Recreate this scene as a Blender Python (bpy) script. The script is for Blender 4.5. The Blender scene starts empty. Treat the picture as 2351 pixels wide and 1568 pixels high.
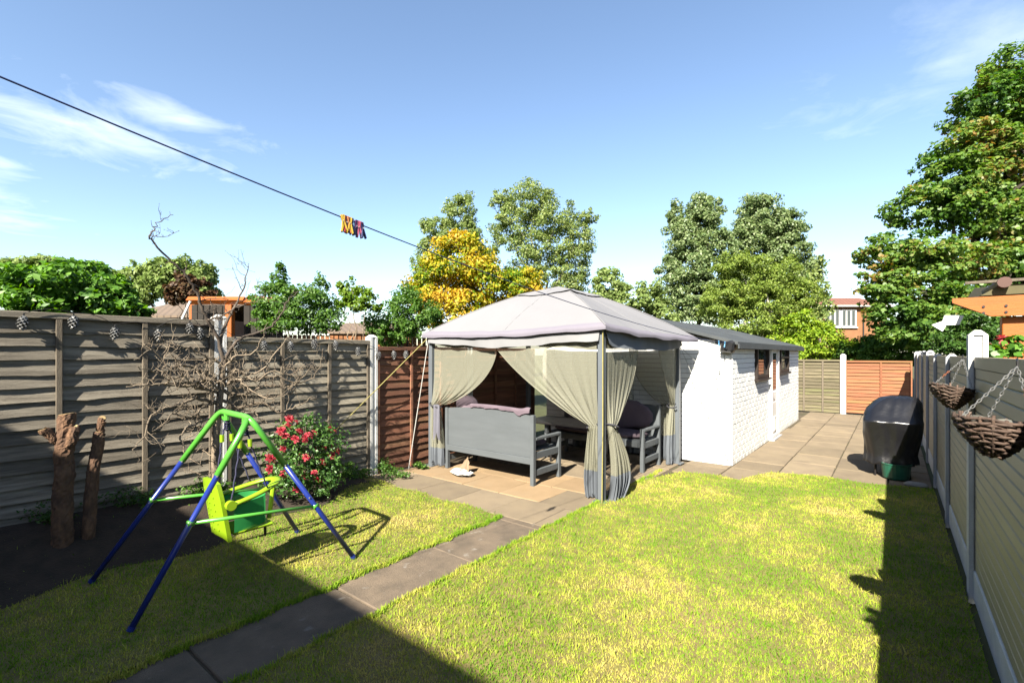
import bpy, math, random
import numpy as np
from mathutils import Vector, Matrix
R = math.radians
random.seed(7)
RNG = np.random.default_rng(7)
S = bpy.context.scene
COL = S.collection

# ------------------------------------------------------------------ camera
EYE, YAW, FOC, HOR = 1.7, R(38.5), 1100.0, 812.0       # focal length in pixels of a 2351 px wide picture
cam = bpy.data.cameras.new('camera')
cam.sensor_width = 36
cam.lens = 36 * FOC / 2351
cam.shift_y = (HOR - 784) / 2351
cam.clip_start, cam.clip_end = 0.05, 2000
camo = bpy.data.objects.new('camera', cam)
COL.objects.link(camo)
camo.location = (0, 0, EYE)
camo.rotation_euler = (R(90), 0, YAW)
S.camera = camo

# ------------------------------------------------------------------ sky, sun, exposure
SUN = Vector((0.31, -1.25, 1.0)).normalized()           # towards the sun
w = bpy.data.worlds.new('World')
S.world = w
w.use_nodes = True
nt = w.node_tree
nt.nodes.clear()
def N(t, typ, **kw):
    n = t.nodes.new(typ)
    for k, v in kw.items():
        setattr(n, k, v)
    return n
def mth(t, op, a, b=None, c=None, clamp=False):
    n = t.nodes.new('ShaderNodeMath')
    n.operation = op
    n.use_clamp = clamp
    for i, x in enumerate((a, b, c)):
        if x is None:
            continue
        if hasattr(x, 'links'):
            t.links.new(x, n.inputs[i])
        else:
            n.inputs[i].default_value = x
    return n.outputs[0]
out = N(nt, 'ShaderNodeOutputWorld')
bg = N(nt, 'ShaderNodeBackground')
sky = N(nt, 'ShaderNodeTexSky', sky_type='NISHITA', sun_disc=False)
sky.sun_elevation = math.asin(SUN.z)
sky.sun_rotation = math.atan2(SUN.x, SUN.y)
sky.altitude = 0
sky.air_density = 1.0
sky.dust_density = 0.7
sky.ozone_density = 1.0
tc = N(nt, 'ShaderNodeTexCoord')
def dotv(vec):
    n = N(nt, 'ShaderNodeVectorMath', operation='DOT_PRODUCT')
    nt.links.new(tc.outputs['Generated'], n.inputs[0])
    n.inputs[1].default_value = vec
    return n.outputs['Value']
sep = N(nt, 'ShaderNodeSeparateXYZ')
nt.links.new(tc.outputs['Generated'], sep.inputs[0])
zc = mth(nt, 'MAXIMUM', sep.outputs[2], 0.06)
cmb = N(nt, 'ShaderNodeCombineXYZ')
nt.links.new(mth(nt, 'DIVIDE', sep.outputs[0], zc), cmb.inputs[0])
nt.links.new(mth(nt, 'DIVIDE', sep.outputs[1], zc), cmb.inputs[1])
nz = N(nt, 'ShaderNodeTexNoise')
nz.inputs['Scale'].default_value = 2.6
nz.inputs['Detail'].default_value = 9
nz.inputs['Roughness'].default_value = 0.6
nz.inputs['Distortion'].default_value = 0.5
nt.links.new(cmb.outputs[0], nz.inputs['Vector'])
cl = nz.outputs[0]
FW = Vector((-math.sin(YAW), math.cos(YAW), 0))
RT = Vector((math.cos(YAW), math.sin(YAW), 0))
UP = Vector((0, 0, 1))
def bank(u, v, wu, wv, tilt, gain):
    """a bank of thin cloud standing in one direction of the sky"""
    c = (FW + RT * ((u - 1175.5) / FOC) + UP * ((HOR - v) / FOC)).normalized()
    r = c.cross(UP).normalized()
    up = r.cross(c).normalized()
    r2 = r * math.cos(tilt) + up * math.sin(tilt)
    u2 = up * math.cos(tilt) - r * math.sin(tilt)
    front = mth(nt, 'MAXIMUM', dotv(c), 0.001)
    a = mth(nt, 'DIVIDE', mth(nt, 'DIVIDE', dotv(r2), front), wu)
    b = mth(nt, 'DIVIDE', mth(nt, 'DIVIDE', dotv(u2), front), wv)
    d = mth(nt, 'SQRT', mth(nt, 'ADD', mth(nt, 'MULTIPLY', a, a), mth(nt, 'MULTIPLY', b, b)))
    m = mth(nt, 'SUBTRACT', 1.25, d)
    m = mth(nt, 'ADD', m, mth(nt, 'MULTIPLY', mth(nt, 'SUBTRACT', cl, 0.52), 4.2))
    return mth(nt, 'MULTIPLY', mth(nt, 'MULTIPLY', m, 0.5, clamp=True), gain)
m1 = bank(150, 285, 0.20, 0.034, R(-4), 0.62)
m1b = bank(430, 280, 0.10, 0.026, R(-4), 0.6)
m1c = bank(230, 335, 0.055, 0.02, R(0), 0.45)
m2 = bank(2330, 60, 0.20, 0.06, R(5), 0.30)
m3 = bank(2180, 140, 0.09, 0.016, R(0), 0.32)
m4 = bank(10, 455, 0.035, 0.012, R(0), 0.5)
m5 = bank(30, 505, 0.05, 0.012, R(0), 0.5)
m6 = bank(5, 385, 0.03, 0.014, R(0), 0.5)
msum = m1
for mm_ in (m1b, m1c, m2, m3, m4, m5, m6):
    msum = mth(nt, 'MAXIMUM', msum, mm_)
mixc = N(nt, 'ShaderNodeMix', data_type='RGBA')
nt.links.new(msum, mixc.inputs[0])
hsv = N(nt, 'ShaderNodeHueSaturation')
hsv.inputs['Saturation'].default_value = 1.02
nt.links.new(sky.outputs[0], hsv.inputs['Color'])
nt.links.new(hsv.outputs[0], mixc.inputs[6])
mixc.inputs[7].default_value = (6.4, 6.7, 7.0, 1)
nt.links.new(mixc.outputs[2], bg.inputs[0])
bg.inputs[1].default_value = 0.056
nt.links.new(bg.outputs[0], out.inputs[0])

sl = bpy.data.lights.new('sun', 'SUN')
sl.energy = 5.0
sl.angle = R(0.53)
sl.color = (1.0, 0.93, 0.80)
so = bpy.data.objects.new('sun', sl)
COL.objects.link(so)
so.rotation_euler = SUN.to_track_quat('Z', 'Y').to_euler()
S.view_settings.view_transform = 'Standard'
S.view_settings.look = 'None'
S.view_settings.gamma = 1
S.view_settings.exposure = 2.3
S.cycles.max_bounces = 8
S.cycles.transparent_max_bounces = 24

# ------------------------------------------------------------------ measuring helpers
def ray(u, v):
    return FW + RT * ((u - 1175.5) / FOC) + UP * ((HOR - v) / FOC)
def W(u, v, d):
    return Vector((0, 0, EYE)) + ray(u, v) * d
def onX(u, v, X):
    r = ray(u, v); return Vector((0, 0, EYE)) + r * (X / r.x)
def onY(u, v, Y):
    r = ray(u, v); return Vector((0, 0, EYE)) + r * (Y / r.y)

# ------------------------------------------------------------------ materials
MATS = {}
def pr(t):
    o = t.nodes.new('ShaderNodeOutputMaterial')
    p = t.nodes.new('ShaderNodeBsdfPrincipled')
    t.links.new(p.outputs[0], o.inputs[0])
    return p, o
def mat(name, c1, c2=None, scale=6, rough=.8, bump=0., bscale=60, rnd=0., spec=.3, stretch=(1, 1, 1), detail=6, c3=None, s3=1.2, t3=(.52, .68), world=False, metal=0, lo=.35, hi=.65, k=.37):
    if name in MATS:
        return MATS[name]
    c1 = tuple(x * k for x in c1); c2 = tuple(x * k for x in c2) if c2 else None; c3 = tuple(x * k for x in c3) if c3 else None
    m = bpy.data.materials.new(name)
    m.use_nodes = True
    t = m.node_tree
    t.nodes.clear()
    p, o = pr(t)
    p.inputs['Roughness'].default_value = rough
    p.inputs['Specular IOR Level'].default_value = spec
    p.inputs['Metallic'].default_value = metal
    c = N(t, 'ShaderNodeTexCoord')
    mp = N(t, 'ShaderNodeMapping')
    mp.inputs['Scale'].default_value = stretch
    if world:
        g = N(t, 'ShaderNodeNewGeometry'); t.links.new(g.outputs['Position'], mp.inputs[0])
    else:
        t.links.new(c.outputs['Object'], mp.inputs[0])
    oi = N(t, 'ShaderNodeObjectInfo')
    wv = mth(t, 'MULTIPLY', oi.outputs['Random'], 0 if world else 40)
    def noise(sc, det=detail, vec=mp.outputs[0]):
        n = N(t, 'ShaderNodeTexNoise', noise_dimensions='4D')
        n.inputs['Scale'].default_value = sc
        n.inputs['Detail'].default_value = det
        n.inputs['Roughness'].default_value = .6
        t.links.new(vec, n.inputs['Vector'])
        t.links.new(wv, n.inputs['W'])
        return n.outputs[0]
    def mixn(fac, a, b):
        x = N(t, 'ShaderNodeMix', data_type='RGBA')
        t.links.new(fac, x.inputs[0])
        for s_, v in ((x.inputs[6], a), (x.inputs[7], b)):
            if hasattr(v, 'links'): t.links.new(v, s_)
            else: s_.default_value = (*v, 1)
        return x.outputs[2]
    def ramp(f, lo, hi):
        mr = N(t, 'ShaderNodeMapRange')
        mr.inputs[1].default_value = lo; mr.inputs[2].default_value = hi
        t.links.new(f, mr.inputs[0])
        return mr.outputs[0]
    col = mixn(ramp(noise(scale), lo, hi), c1, c2 or tuple(x * .8 for x in c1))
    if c3:
        col = mixn(ramp(noise(s3), *t3), col, c3)
    if rnd:
        h = N(t, 'ShaderNodeHueSaturation')
        t.links.new(col, h.inputs['Color'])
        t.links.new(mth(t, 'MULTIPLY_ADD', oi.outputs['Random'], rnd, 1 - rnd / 2), h.inputs['Value'])
        col = h.outputs[0]
    t.links.new(col, p.inputs['Base Color'])
    if bump:
        b = N(t, 'ShaderNodeBump')
        b.inputs['Strength'].default_value = bump
        b.inputs['Distance'].default_value = .01
        t.links.new(noise(bscale, 4), b.inputs['Height'])
        t.links.new(b.outputs[0], p.inputs['Normal'])
    MATS[name] = m
    return m
def leafmat(name, cols, trans=.45, gloss=.06, rough=.45, patch=None):
    """cols: colours picked at random leaf by leaf"""
    if name in MATS:
        return MATS[name]
    cols = [tuple(x * .64 for x in c) for c in cols]
    m = bpy.data.materials.new(name)
    m.use_nodes = True
    t = m.node_tree
    t.nodes.clear()
    o = N(t, 'ShaderNodeOutputMaterial')
    g = N(t, 'ShaderNodeNewGeometry')
    cr = N(t, 'ShaderNodeValToRGB')
    while len(cr.color_ramp.elements) < len(cols):
        cr.color_ramp.elements.new(.5)
    for i, c in enumerate(cols):
        e = cr.color_ramp.elements[i]
        e.position = i / max(1, len(cols) - 1)
        e.color = (*c, 1)
    if patch:
        nz = N(t, 'ShaderNodeTexNoise')
        nz.inputs['Scale'].default_value = patch
        nz.inputs['Detail'].default_value = 3
        t.links.new(g.outputs['Position'], nz.inputs['Vector'])
        f = mth(t, 'ADD', mth(t, 'MULTIPLY', mth(t, 'SUBTRACT', nz.outputs[0], .5), 2.6), mth(t, 'MULTIPLY_ADD', g.outputs['Random Per Island'], .7, .15), clamp=True)
    else:
        f = g.outputs['Random Per Island']
    t.links.new(f, cr.inputs[0])
    d = N(t, 'ShaderNodeBsdfDiffuse')
    tr = N(t, 'ShaderNodeBsdfTranslucent')
    gl = N(t, 'ShaderNodeBsdfGlossy')
    gl.inputs['Roughness'].default_value = rough
    gl.inputs['Color'].default_value = (.9, .95, .9, 1)
    t.links.new(cr.outputs[0], d.inputs[0])
    h = N(t, 'ShaderNodeHueSaturation')
    h.inputs['Saturation'].default_value = 1.15
    h.inputs['Value'].default_value = 1.3
    t.links.new(cr.outputs[0], h.inputs['Color'])
    t.links.new(h.outputs[0], tr.inputs[0])
    m1 = N(t, 'ShaderNodeMixShader'); m1.inputs[0].default_value = trans
    m2 = N(t, 'ShaderNodeMixShader'); m2.inputs[0].default_value = gloss * .22
    t.links.new(d.outputs[0], m1.inputs[1]); t.links.new(tr.outputs[0], m1.inputs[2])
    t.links.new(m1.outputs[0], m2.inputs[1]); t.links.new(gl.outputs[0], m2.inputs[2])
    t.links.new(m2.outputs[0], o.inputs[0])
    MATS[name] = m
    return m
def sheermat(name, col, opacity):
    m = bpy.data.materials.new(name)
    m.use_nodes = True
    t = m.node_tree
    t.nodes.clear()
    o = N(t, 'ShaderNodeOutputMaterial')
    d = N(t, 'ShaderNodeBsdfDiffuse'); d.inputs[0].default_value = (*col, 1)
    tr = N(t, 'ShaderNodeBsdfTranslucent'); tr.inputs[0].default_value = (*col, 1)
    tp = N(t, 'ShaderNodeBsdfTransparent')
    m1 = N(t, 'ShaderNodeMixShader'); m1.inputs[0].default_value = .3
    t.links.new(d.outputs[0], m1.inputs[1]); t.links.new(tr.outputs[0], m1.inputs[2])
    m2 = N(t, 'ShaderNodeMixShader'); m2.inputs[0].default_value = opacity
    t.links.new(tp.outputs[0], m2.inputs[1]); t.links.new(m1.outputs[0], m2.inputs[2])
    t.links.new(m2.outputs[0], o.inputs[0])
    return m
def glassmat(name, tint=(.03, .035, .035)):
    m = bpy.data.materials.new(name)
    m.use_nodes = True
    t = m.node_tree; t.nodes.clear()
    p, o = pr(t)
    p.inputs['Base Color'].default_value = (*tint, 1)
    p.inputs['Roughness'].default_value = .04
    p.inputs['Specular IOR Level'].default_value = .9
    return m

M_wood_grey = mat('weathered_grey_wood', (.40, .35, .275), (.21, .18, .14), 5, .9, .6, 40, .55, stretch=(.5, 6, 7), c3=(.56, .50, .40), s3=2.0)
M_wood_grey2 = mat('silvered_grey_wood', (.50, .44, .34), (.29, .255, .195), 5, .9, .5, 40, .55, stretch=(.5, 6, 7), c3=(.64, .57, .44), s3=2.0)
M_wood_red = mat('reddish_brown_wood', (.36, .15, .085), (.20, .09, .055), 5, .85, .5, 40, .6, stretch=(.5, 6, 7), c3=(.36, .21, .11), s3=1.5)
M_wood_far = mat('olive_grey_wood', (.26, .22, .135), (.17, .145, .09), 6, .9, .4, 40, .35, stretch=(.6, 5, 6), c3=(.24, .25, .10), s3=1.0)
M_wood_orange = mat('orange_stained_wood', (.48, .185, .085), (.36, .13, .06), 4, .8, .4, 40, .25, stretch=(.5, 5, 6), c3=(.42, .24, .08), s3=.9)
M_batten = mat('pale_batten_wood', (.29, .24, .175), (.19, .155, .115), 6, .9, .5, 50, .3, stretch=(6, 6, .6))
M_conc = mat('pale_concrete', (.74, .74, .72), (.60, .60, .58), 5, .9, .4, 120, .12, c3=(.48, .48, .44), s3=3, t3=(.6, .8), k=.56)
M_conc_d = mat('grey_concrete', (.66, .67, .70), (.55, .56, .59), 6, .9, .3, 120, .12)
M_vinyl = mat('olive_fence_paint', (.62, .55, .38), (.53, .47, .32), 3, .55, .15, 90, .10, stretch=(.6, 3, 3))
M_slab = mat('grey_slab', (.39, .305, .20), (.30, .235, .16), 3.5, .92, .5, 160, .3, c3=(.39, .31, .20), s3=1.6)
M_slab_path = mat('path_slab', (.31, .235, .165), (.185, .145, .105), 5, .92, .8, 190, .25, c3=(.44, .40, .34), s3=9, t3=(.60, .72))
M_slab_tan = mat('sandstone_slab', (.50, .345, .195), (.42, .29, .16), 3, .92, .4, 140, .2, c3=(.45, .33, .20), s3=1.3)
M_joint = mat('sandy_joint', (.20, .155, .10), (.10, .085, .05), 9, 1, .8, 90, c3=(.07, .10, .02), s3=2.5)
M_white = mat('white_masonry_paint', (.90, .90, .88), (.86, .86, .84), 3, .75, .08, 130, .035, c3=(.76, .76, .73), s3=5, t3=(.62, .8), k=.60)
t_ = M_white.node_tree
p_ = [n for n in t_.nodes if n.type == 'BSDF_PRINCIPLED'][0]
src_ = p_.inputs['Base Color'].links[0].from_socket
g_ = N(t_, 'ShaderNodeNewGeometry'); sp_ = N(t_, 'ShaderNodeSeparateXYZ'); t_.links.new(g_.outputs['Position'], sp_.inputs[0])
nz_ = N(t_, 'ShaderNodeTexNoise'); nz_.inputs['Scale'].default_value = 7; nz_.inputs['Detail'].default_value = 6
t_.links.new(g_.outputs['Position'], nz_.inputs['Vector'])
f_ = mth(t_, 'ADD', mth(t_, 'MULTIPLY', mth(t_, 'SUBTRACT', .10, sp_.outputs[2]), 4.0), mth(t_, 'MULTIPLY', mth(t_, 'SUBTRACT', nz_.outputs[0], .45), 1.6), clamp=True)
f_ = mth(t_, 'MULTIPLY', f_, .65)
mx_ = N(t_, 'ShaderNodeMix', data_type='RGBA'); t_.links.new(f_, mx_.inputs[0]); t_.links.new(src_, mx_.inputs[6]); mx_.inputs[7].default_value = (.13, .115, .07, 1)
t_.links.new(mx_.outputs[2], p_.inputs['Base Color'])
M_upvc = mat('white_upvc', (.82, .82, .80), (.76, .76, .74), 2, .35, spec=.5, k=.60)
M_mortar = mat('painted_joint', (.34, .34, .32), (.25, .25, .24), 8, .95, .3, 80)
M_felt = mat('roofing_felt', (.10, .115, .125), (.075, .085, .095), 3, .9, .5, 250, c3=(.14, .15, .15), s3=.7)
M_brown = mat('dark_brown_frame', (.045, .028, .02), (.03, .02, .015), 5, .5)
M_black = mat('black_plastic', (.018, .018, .02), (.013, .013, .015), 5, .35, spec=.5)
M_cover = mat('black_cover_sheet', (.016, .016, .02), (.010, .010, .013), 5, .33, .9, 7, spec=.6)
M_greenbin = mat('green_plastic', (.02, .17, .10), (.015, .13, .08), 3, .4, spec=.5)
M_canopy = mat('pale_lilac_canopy', (.335, .333, .352), (.32, .318, .337), 1.6, .85, .15, 30)
M_trim = mat('mauve_grey_trim', (.30, .28, .335), (.275, .255, .31), 2, .85)
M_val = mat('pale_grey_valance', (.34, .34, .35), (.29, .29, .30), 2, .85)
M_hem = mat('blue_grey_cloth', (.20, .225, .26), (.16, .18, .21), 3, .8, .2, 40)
M_hem2 = mat('lavender_grey_cloth', (.27, .265, .32), (.22, .215, .26), 3, .85)
M_tie = mat('dark_tie_cloth', (.07, .07, .085), None, 3, .8)
M_gpost = mat('blue_grey_powder_coat', (.20, .225, .25), (.17, .19, .215), 2, .4, spec=.5)
M_sheer = sheermat('sheer_tan_net', (.235, .232, .180), .60)
M_bench = mat('grey_painted_wood', (.165, .185, .20), (.142, .16, .174), 3, .7, .25, 60, .08, stretch=(.6, 3, 3), c3=(.145, .165, .16), s3=3, t3=(.6, .75))
M_cush = mat('mauve_cushion', (.25, .19, .23), (.20, .15, .185), 5, .95, .2, 60)
M_dark = mat('dark_metal', (.025, .022, .022), None, 3, .5)
M_lime = mat('lime_plastic', (.42, .68, .02), (.38, .63, .018), 2, .35, spec=.5)
M_greenp = mat('green_enamel', (.16, .62, .08), (.14, .57, .07), 2, .3, spec=.5)
M_bluep = mat('blue_enamel', (.025, .055, .38), (.022, .048, .33), 2, .3, spec=.5)
M_mesh = sheermat('green_mesh_cloth', (.03, .22, .06), .92)
M_rope_n = mat('navy_rope', (.025, .025, .09), (.10, .10, .17), 160, .8)
M_rope_y = mat('yellow_rope', (.62, .55, .18), (.35, .30, .10), 120, .8)
M_rope_w = mat('white_rope', (.72, .72, .68), None, 40, .8)
M_line = mat('blue_line', (.02, .035, .16), None, 40, .5)
M_wick = mat('brown_wicker', (.16, .10, .07), (.075, .045, .033), 20, .75, .5, 90, .8, c3=(.27, .20, .15), s3=14)
M_liner = mat('grey_liner', (.36, .35, .30), (.24, .23, .20), 6, .5)
M_chain = mat('zinc_chain', (.62, .62, .60), (.45, .45, .44), 40, .4, metal=.6)
M_rust = mat('rusty_chain', (.55, .17, .05), (.35, .11, .04), 40, .9)
M_bark = mat('grey_bark', (.58, .45, .31), (.16, .125, .095), 22, .95, .8, 60, .2, stretch=(1, 1, .4))
M_twig = mat('twig_bark', (.44, .35, .25), (.25, .195, .14), 14, .95, .5, 60, .5)
M_stump = mat('orange_brown_bark', (.30, .165, .09), (.13, .075, .05), 18, .95, 1, 40, stretch=(1, 1, .5))
M_cut = mat('cut_wood', (.55, .40, .20), (.42, .30, .14), 14, .9)
M_twig_silhouette = mat('silhouette_twig_bark', (.22, .17, .13), (.13, .10, .08), 14, .95, .5, 60, .4)  # for upper limbs: their silhouette against the sky is put into the bark colour
M_birch = mat('birch_bark', (.62, .58, .50), (.30, .27, .22), 6, .9, stretch=(1, 1, 3))
M_trunk = mat('dark_bark', (.10, .08, .06), (.06, .05, .04), 8, .95, .5, 30)
M_pergola = mat('orange_timber', (.62, .17, .018), (.52, .135, .015), 4, .6, .3, 40, .15, stretch=(.6, 4, 4))
M_tile = mat('brown_roof_tile', (.23, .165, .115), (.17, .12, .085), 9, .9, .3, 40)
M_tile_red = mat('red_roof_tile', (.33, .125, .07), (.26, .095, .055), 3, .9, .3, 30)
M_brick_o = mat('orange_brick', (.46, .22, .10), (.38, .18, .085), 2.5, .9, .3, 20)
M_brick_b = mat('house_brick', (.30, .16, .11), (.24, .13, .09), 2.5, .9)
M_glass = glassmat('window_glass')
M_silver = mat('silver_ornament', (.62, .62, .62), (.05, .05, .05), 45, .35, metal=.5, lo=.45, hi=.55)
M_rose = leafmat('rose_petal', [(.50, .02, .05), (.66, .06, .10), (.75, .20, .20)], .25, .03)
M_paper = mat('crumpled_paper', (.80, .78, .74), (.70, .68, .62), 5, .9, .3, 30)
M_kraft = mat('brown_inner_paper', (.46, .33, .22), (.38, .27, .17), 5, .9)
M_stone = mat('pale_stone', (.55, .53, .48), (.4, .38, .34), 9, .9, .5, 40)
M_brownmetal = mat('brown_gutter', (.16, .07, .05), None, 3, .5)

# ------------------------------------------------------------------ mesh helpers
class MB:
    def __init__(s):
        s.V = []; s.F = []; s.M = []
    def add(s, V, F, m=0):
        o = len(s.V)
        s.V += [tuple(v) for v in V]
        s.F += [tuple(i + o for i in f) for f in F]
        s.M += [m] * len(F)
        return s
    def box(s, c, d, rot=None, ch=0., m=0):
        hx, hy, hz = d[0] / 2, d[1] / 2, d[2] / 2
        V = []; F = []
        if not ch:
            V = [(x, y, z) for x in (-hx, hx) for y in (-hy, hy) for z in (-hz, hz)]
            F = [(0, 1, 3, 2), (4, 6, 7, 5), (0, 4, 5, 1), (2, 3, 7, 6), (0, 2, 6, 4), (1, 5, 7, 3)]
        else:
            idx = {}
            for sx in (-1, 1):
                for sy in (-1, 1):
                    for sz in (-1, 1):
                        for ax in range(3):
                            p = [sx * (hx - ch), sy * (hy - ch), sz * (hz - ch)]
                            p[ax] = (sx, sy, sz)[ax] * (hx, hy, hz)[ax]
                            idx[(sx, sy, sz, ax)] = len(V)
                            V.append(tuple(p))
            for ax in range(3):
                a, b = [k for k in range(3) if k != ax]
                for sg in (-1, 1):
                    q = []
                    for (p_, r_) in ((-1, -1), (1, -1), (1, 1), (-1, 1)):
                        k = [0, 0, 0]; k[ax] = sg; k[a] = p_; k[b] = r_
                        q.append(idx[(*k, ax)])
                    flip = (sg < 0) ^ (ax == 1)
                    F.append(tuple(reversed(q)) if flip else tuple(q))
            for ax in range(3):
                a, b = [k for k in range(3) if k != ax]
                for sa in (-1, 1):
                    for sb in (-1, 1):
                        k1 = [0, 0, 0]; k1[a] = sa; k1[b] = sb; k1[ax] = -1
                        k2 = list(k1); k2[ax] = 1
                        F.append((idx[(*k1, a)], idx[(*k2, a)], idx[(*k2, b)], idx[(*k1, b)]))
            for sx in (-1, 1):
                for sy in (-1, 1):
                    for sz in (-1, 1):
                        F.append(tuple(idx[(sx, sy, sz, ax)] for ax in range(3)))
        if rot is not None:
            if not isinstance(rot, Matrix): rot = Matrix.Rotation(rot, 3, 'Z')
            V = [rot @ Vector(v) for v in V]
        return s.add([(v[0] + c[0], v[1] + c[1], v[2] + c[2]) for v in V], F, m)
    def tube(s, pts, r, n=8, cap=True, m=0, closed=False):
        P = [Vector(p) for p in pts]
        k = len(P)
        rr = r if isinstance(r, (list, tuple)) else [r] * k
        V = []; F = []
        tprev = None
        for i in range(k):
            if closed: t = (P[(i + 1) % k] - P[i - 1])
            else: t = (P[min(i + 1, k - 1)] - P[max(i - 1, 0)])
            if t.length < 1e-9: t = Vector((0, 0, 1))
            t.normalize()
            if tprev is None:
                x = t.cross(Vector((0, 0, 1)))
                if x.length < .05: x = t.cross(Vector((1, 0, 0)))
                x.normalize()
            else:
                x = x - t * x.dot(t)
                if x.length < 1e-6: x = t.orthogonal()
                x.normalize()
            y = t.cross(x)
            tprev = t
            for j in range(n):
                a = 2 * math.pi * j / n
                V.append(P[i] + (x * math.cos(a) + y * math.sin(a)) * rr[i])
        for i in range(k if closed else k - 1):
            i2 = (i + 1) % k
            for j in range(n):
                F.append((i * n + j, i * n + (j + 1) % n, i2 * n + (j + 1) % n, i2 * n + j))
        if cap and not closed:
            F.append(tuple(reversed(range(n))))
            F.append(tuple((k - 1) * n + j for j in range(n)))
        return s.add(V, F, m)
    def loft(s, rings, cap=True, m=0):
        n = len(rings[0])
        V = [p for r in rings for p in r]
        F = []
        for i in range(len(rings) - 1):
            for j in range(n):
                F.append((i * n + j, i * n + (j + 1) % n, (i + 1) * n + (j + 1) % n, (i + 1) * n + j))
        if cap:
            F.append(tuple(reversed(range(n))))
            F.append(tuple((len(rings) - 1) * n + j for j in range(n)))
        return s.add(V, F, m)
    def lathe(s, prof, n=16, c=(0, 0, 0), m=0, cap=True):
        return s.loft([[(c[0] + r * math.cos(2 * math.pi * j / n), c[1] + r * math.sin(2 * math.pi * j / n), c[2] + z) for j in range(n)] for r, z in prof], cap, m)
    def prism(s, poly, axis, a, b, m=0):
        """extrude a 2-D polygon along an axis from a to b"""
        def p3(p, t):
            q = list(p); q.insert(axis, t); return tuple(q)
        n = len(poly)
        V = [p3(p, a) for p in poly] + [p3(p, b) for p in poly]
        F = [tuple(range(n)), tuple(reversed(range(n, 2 * n)))] + [(i, i + n, (i + 1) % n + n, (i + 1) % n) for i in range(n)]
        return s.add(V, F, m)
    def grid(s, f, nu, nv, m=0):
        V = [f(i / nu, j / nv) for j in range(nv + 1) for i in range(nu + 1)]
        F = [(j * (nu + 1) + i, j * (nu + 1) + i + 1, (j + 1) * (nu + 1) + i + 1, (j + 1) * (nu + 1) + i) for j in range(nv) for i in range(nu)]
        return s.add(V, F, m)
    def mesh(s, name, mats, smooth=False):
        me = bpy.data.meshes.new(name)
        me.from_pydata(s.V, [], s.F)
        mats = mats if isinstance(mats, (list, tuple)) else [mats]
        for m in mats: me.materials.append(m)
        if len(mats) > 1: me.polygons.foreach_set('material_index', s.M)
        if smooth: me.polygons.foreach_set('use_smooth', [True] * len(s.F))
        me.update()
        return me
    def build(s, name, mats, parent=None, smooth=False, loc=(0, 0, 0), rz=0):
        import bmesh
        me = s.mesh(name, mats, smooth)
        bm = bmesh.new(); bm.from_mesh(me)
        bmesh.ops.recalc_face_normals(bm, faces=bm.faces)
        bm.to_mesh(me); bm.free()
        return place(name, me, parent, loc, rz)
def place(name, me, parent=None, loc=(0, 0, 0), rz=0):
    o = bpy.data.objects.new(name, me)
    COL.objects.link(o)
    o.location = loc
    o.rotation_euler = (0, 0, rz)
    if parent: o.parent = parent
    return o
def tag(o, label=None, cat=None, group=None, kind=None):
    if label: o['label'] = label
    if cat: o['category'] = cat
    if group: o['group'] = group
    if kind: o['kind'] = kind
    return o
def thing(name, label, cat, loc=(0, 0, 0), rz=0, group=None):
    o = bpy.data.objects.new(name, None)
    o.empty_display_size = .1
    COL.objects.link(o)
    o.location = loc
    o.rotation_euler = (0, 0, rz)
    return tag(o, label, cat, group)
def npmesh(name, V, F, material, smooth=False):
    """V (n,3) float array, F (m,k) int array"""
    me = bpy.data.meshes.new(name)
    k = F.shape[1]
    me.vertices.add(len(V)); me.vertices.foreach_set('co', np.ascontiguousarray(V, dtype=np.float32).ravel())
    me.loops.add(F.size); me.loops.foreach_set('vertex_index', np.ascontiguousarray(F, dtype=np.int32).ravel())
    me.polygons.add(len(F)); me.polygons.foreach_set('loop_start', np.arange(len(F), dtype=np.int32) * k)
    if smooth: me.polygons.foreach_set('use_smooth', np.ones(len(F), dtype=bool))
    me.materials.append(material)
    me.update(calc_edges=True)
    me.validate()
    return me
def noise1(x, seed):
    return (math.sin(x * 1.7 + seed * 3.1) + .6 * math.sin(x * 3.9 + seed * 7.7) + .35 * math.sin(x * 8.3 + seed * 1.3)) / 1.95

# ================================================================== GROUND
def bankz(x, y):
    """the bed along the left fence stands a little higher than the lawn"""
    a = min(1, max(0, (-4.75 - x) / .9))
    b = min(1, max(0, (4.2 - y) / 2.6))
    return .26 * a * a * (3 - 2 * a) * b
g = MB()
g.add([(-400, -400, -.07), (400, -400, -.07), (400, 400, -.07), (-400, 400, -.07)], [(0, 1, 2, 3)])
M_ground = mat('rough_grass_ground', (.10, .12, .03), (.07, .07, .025), .6, 1, world=True)
tag(g.build('ground', M_ground), kind='structure')
M_bed = mat('dark_bed_soil', (.085, .06, .04), (.05, .037, .026), 9, 1, 1, 60, world=True)
def bedf(a, c):
    y = -4 + 7.7 * c
    xe = -4.70 + .10 * math.sin(y * 5) - .25 * min(3, max(0, y - 1.6))
    x = -5.87 + (max(xe, -5.80) + 5.87) * a
    return (x, y, bankz(x, y) + .0165 + .012 * math.sin(a * math.pi) * (1 + noise1(y * 9 + x * 7, 2)))
tag(MB().grid(bedf, 10, 60).build('flower_bed', M_bed, smooth=True), kind='structure')

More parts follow.
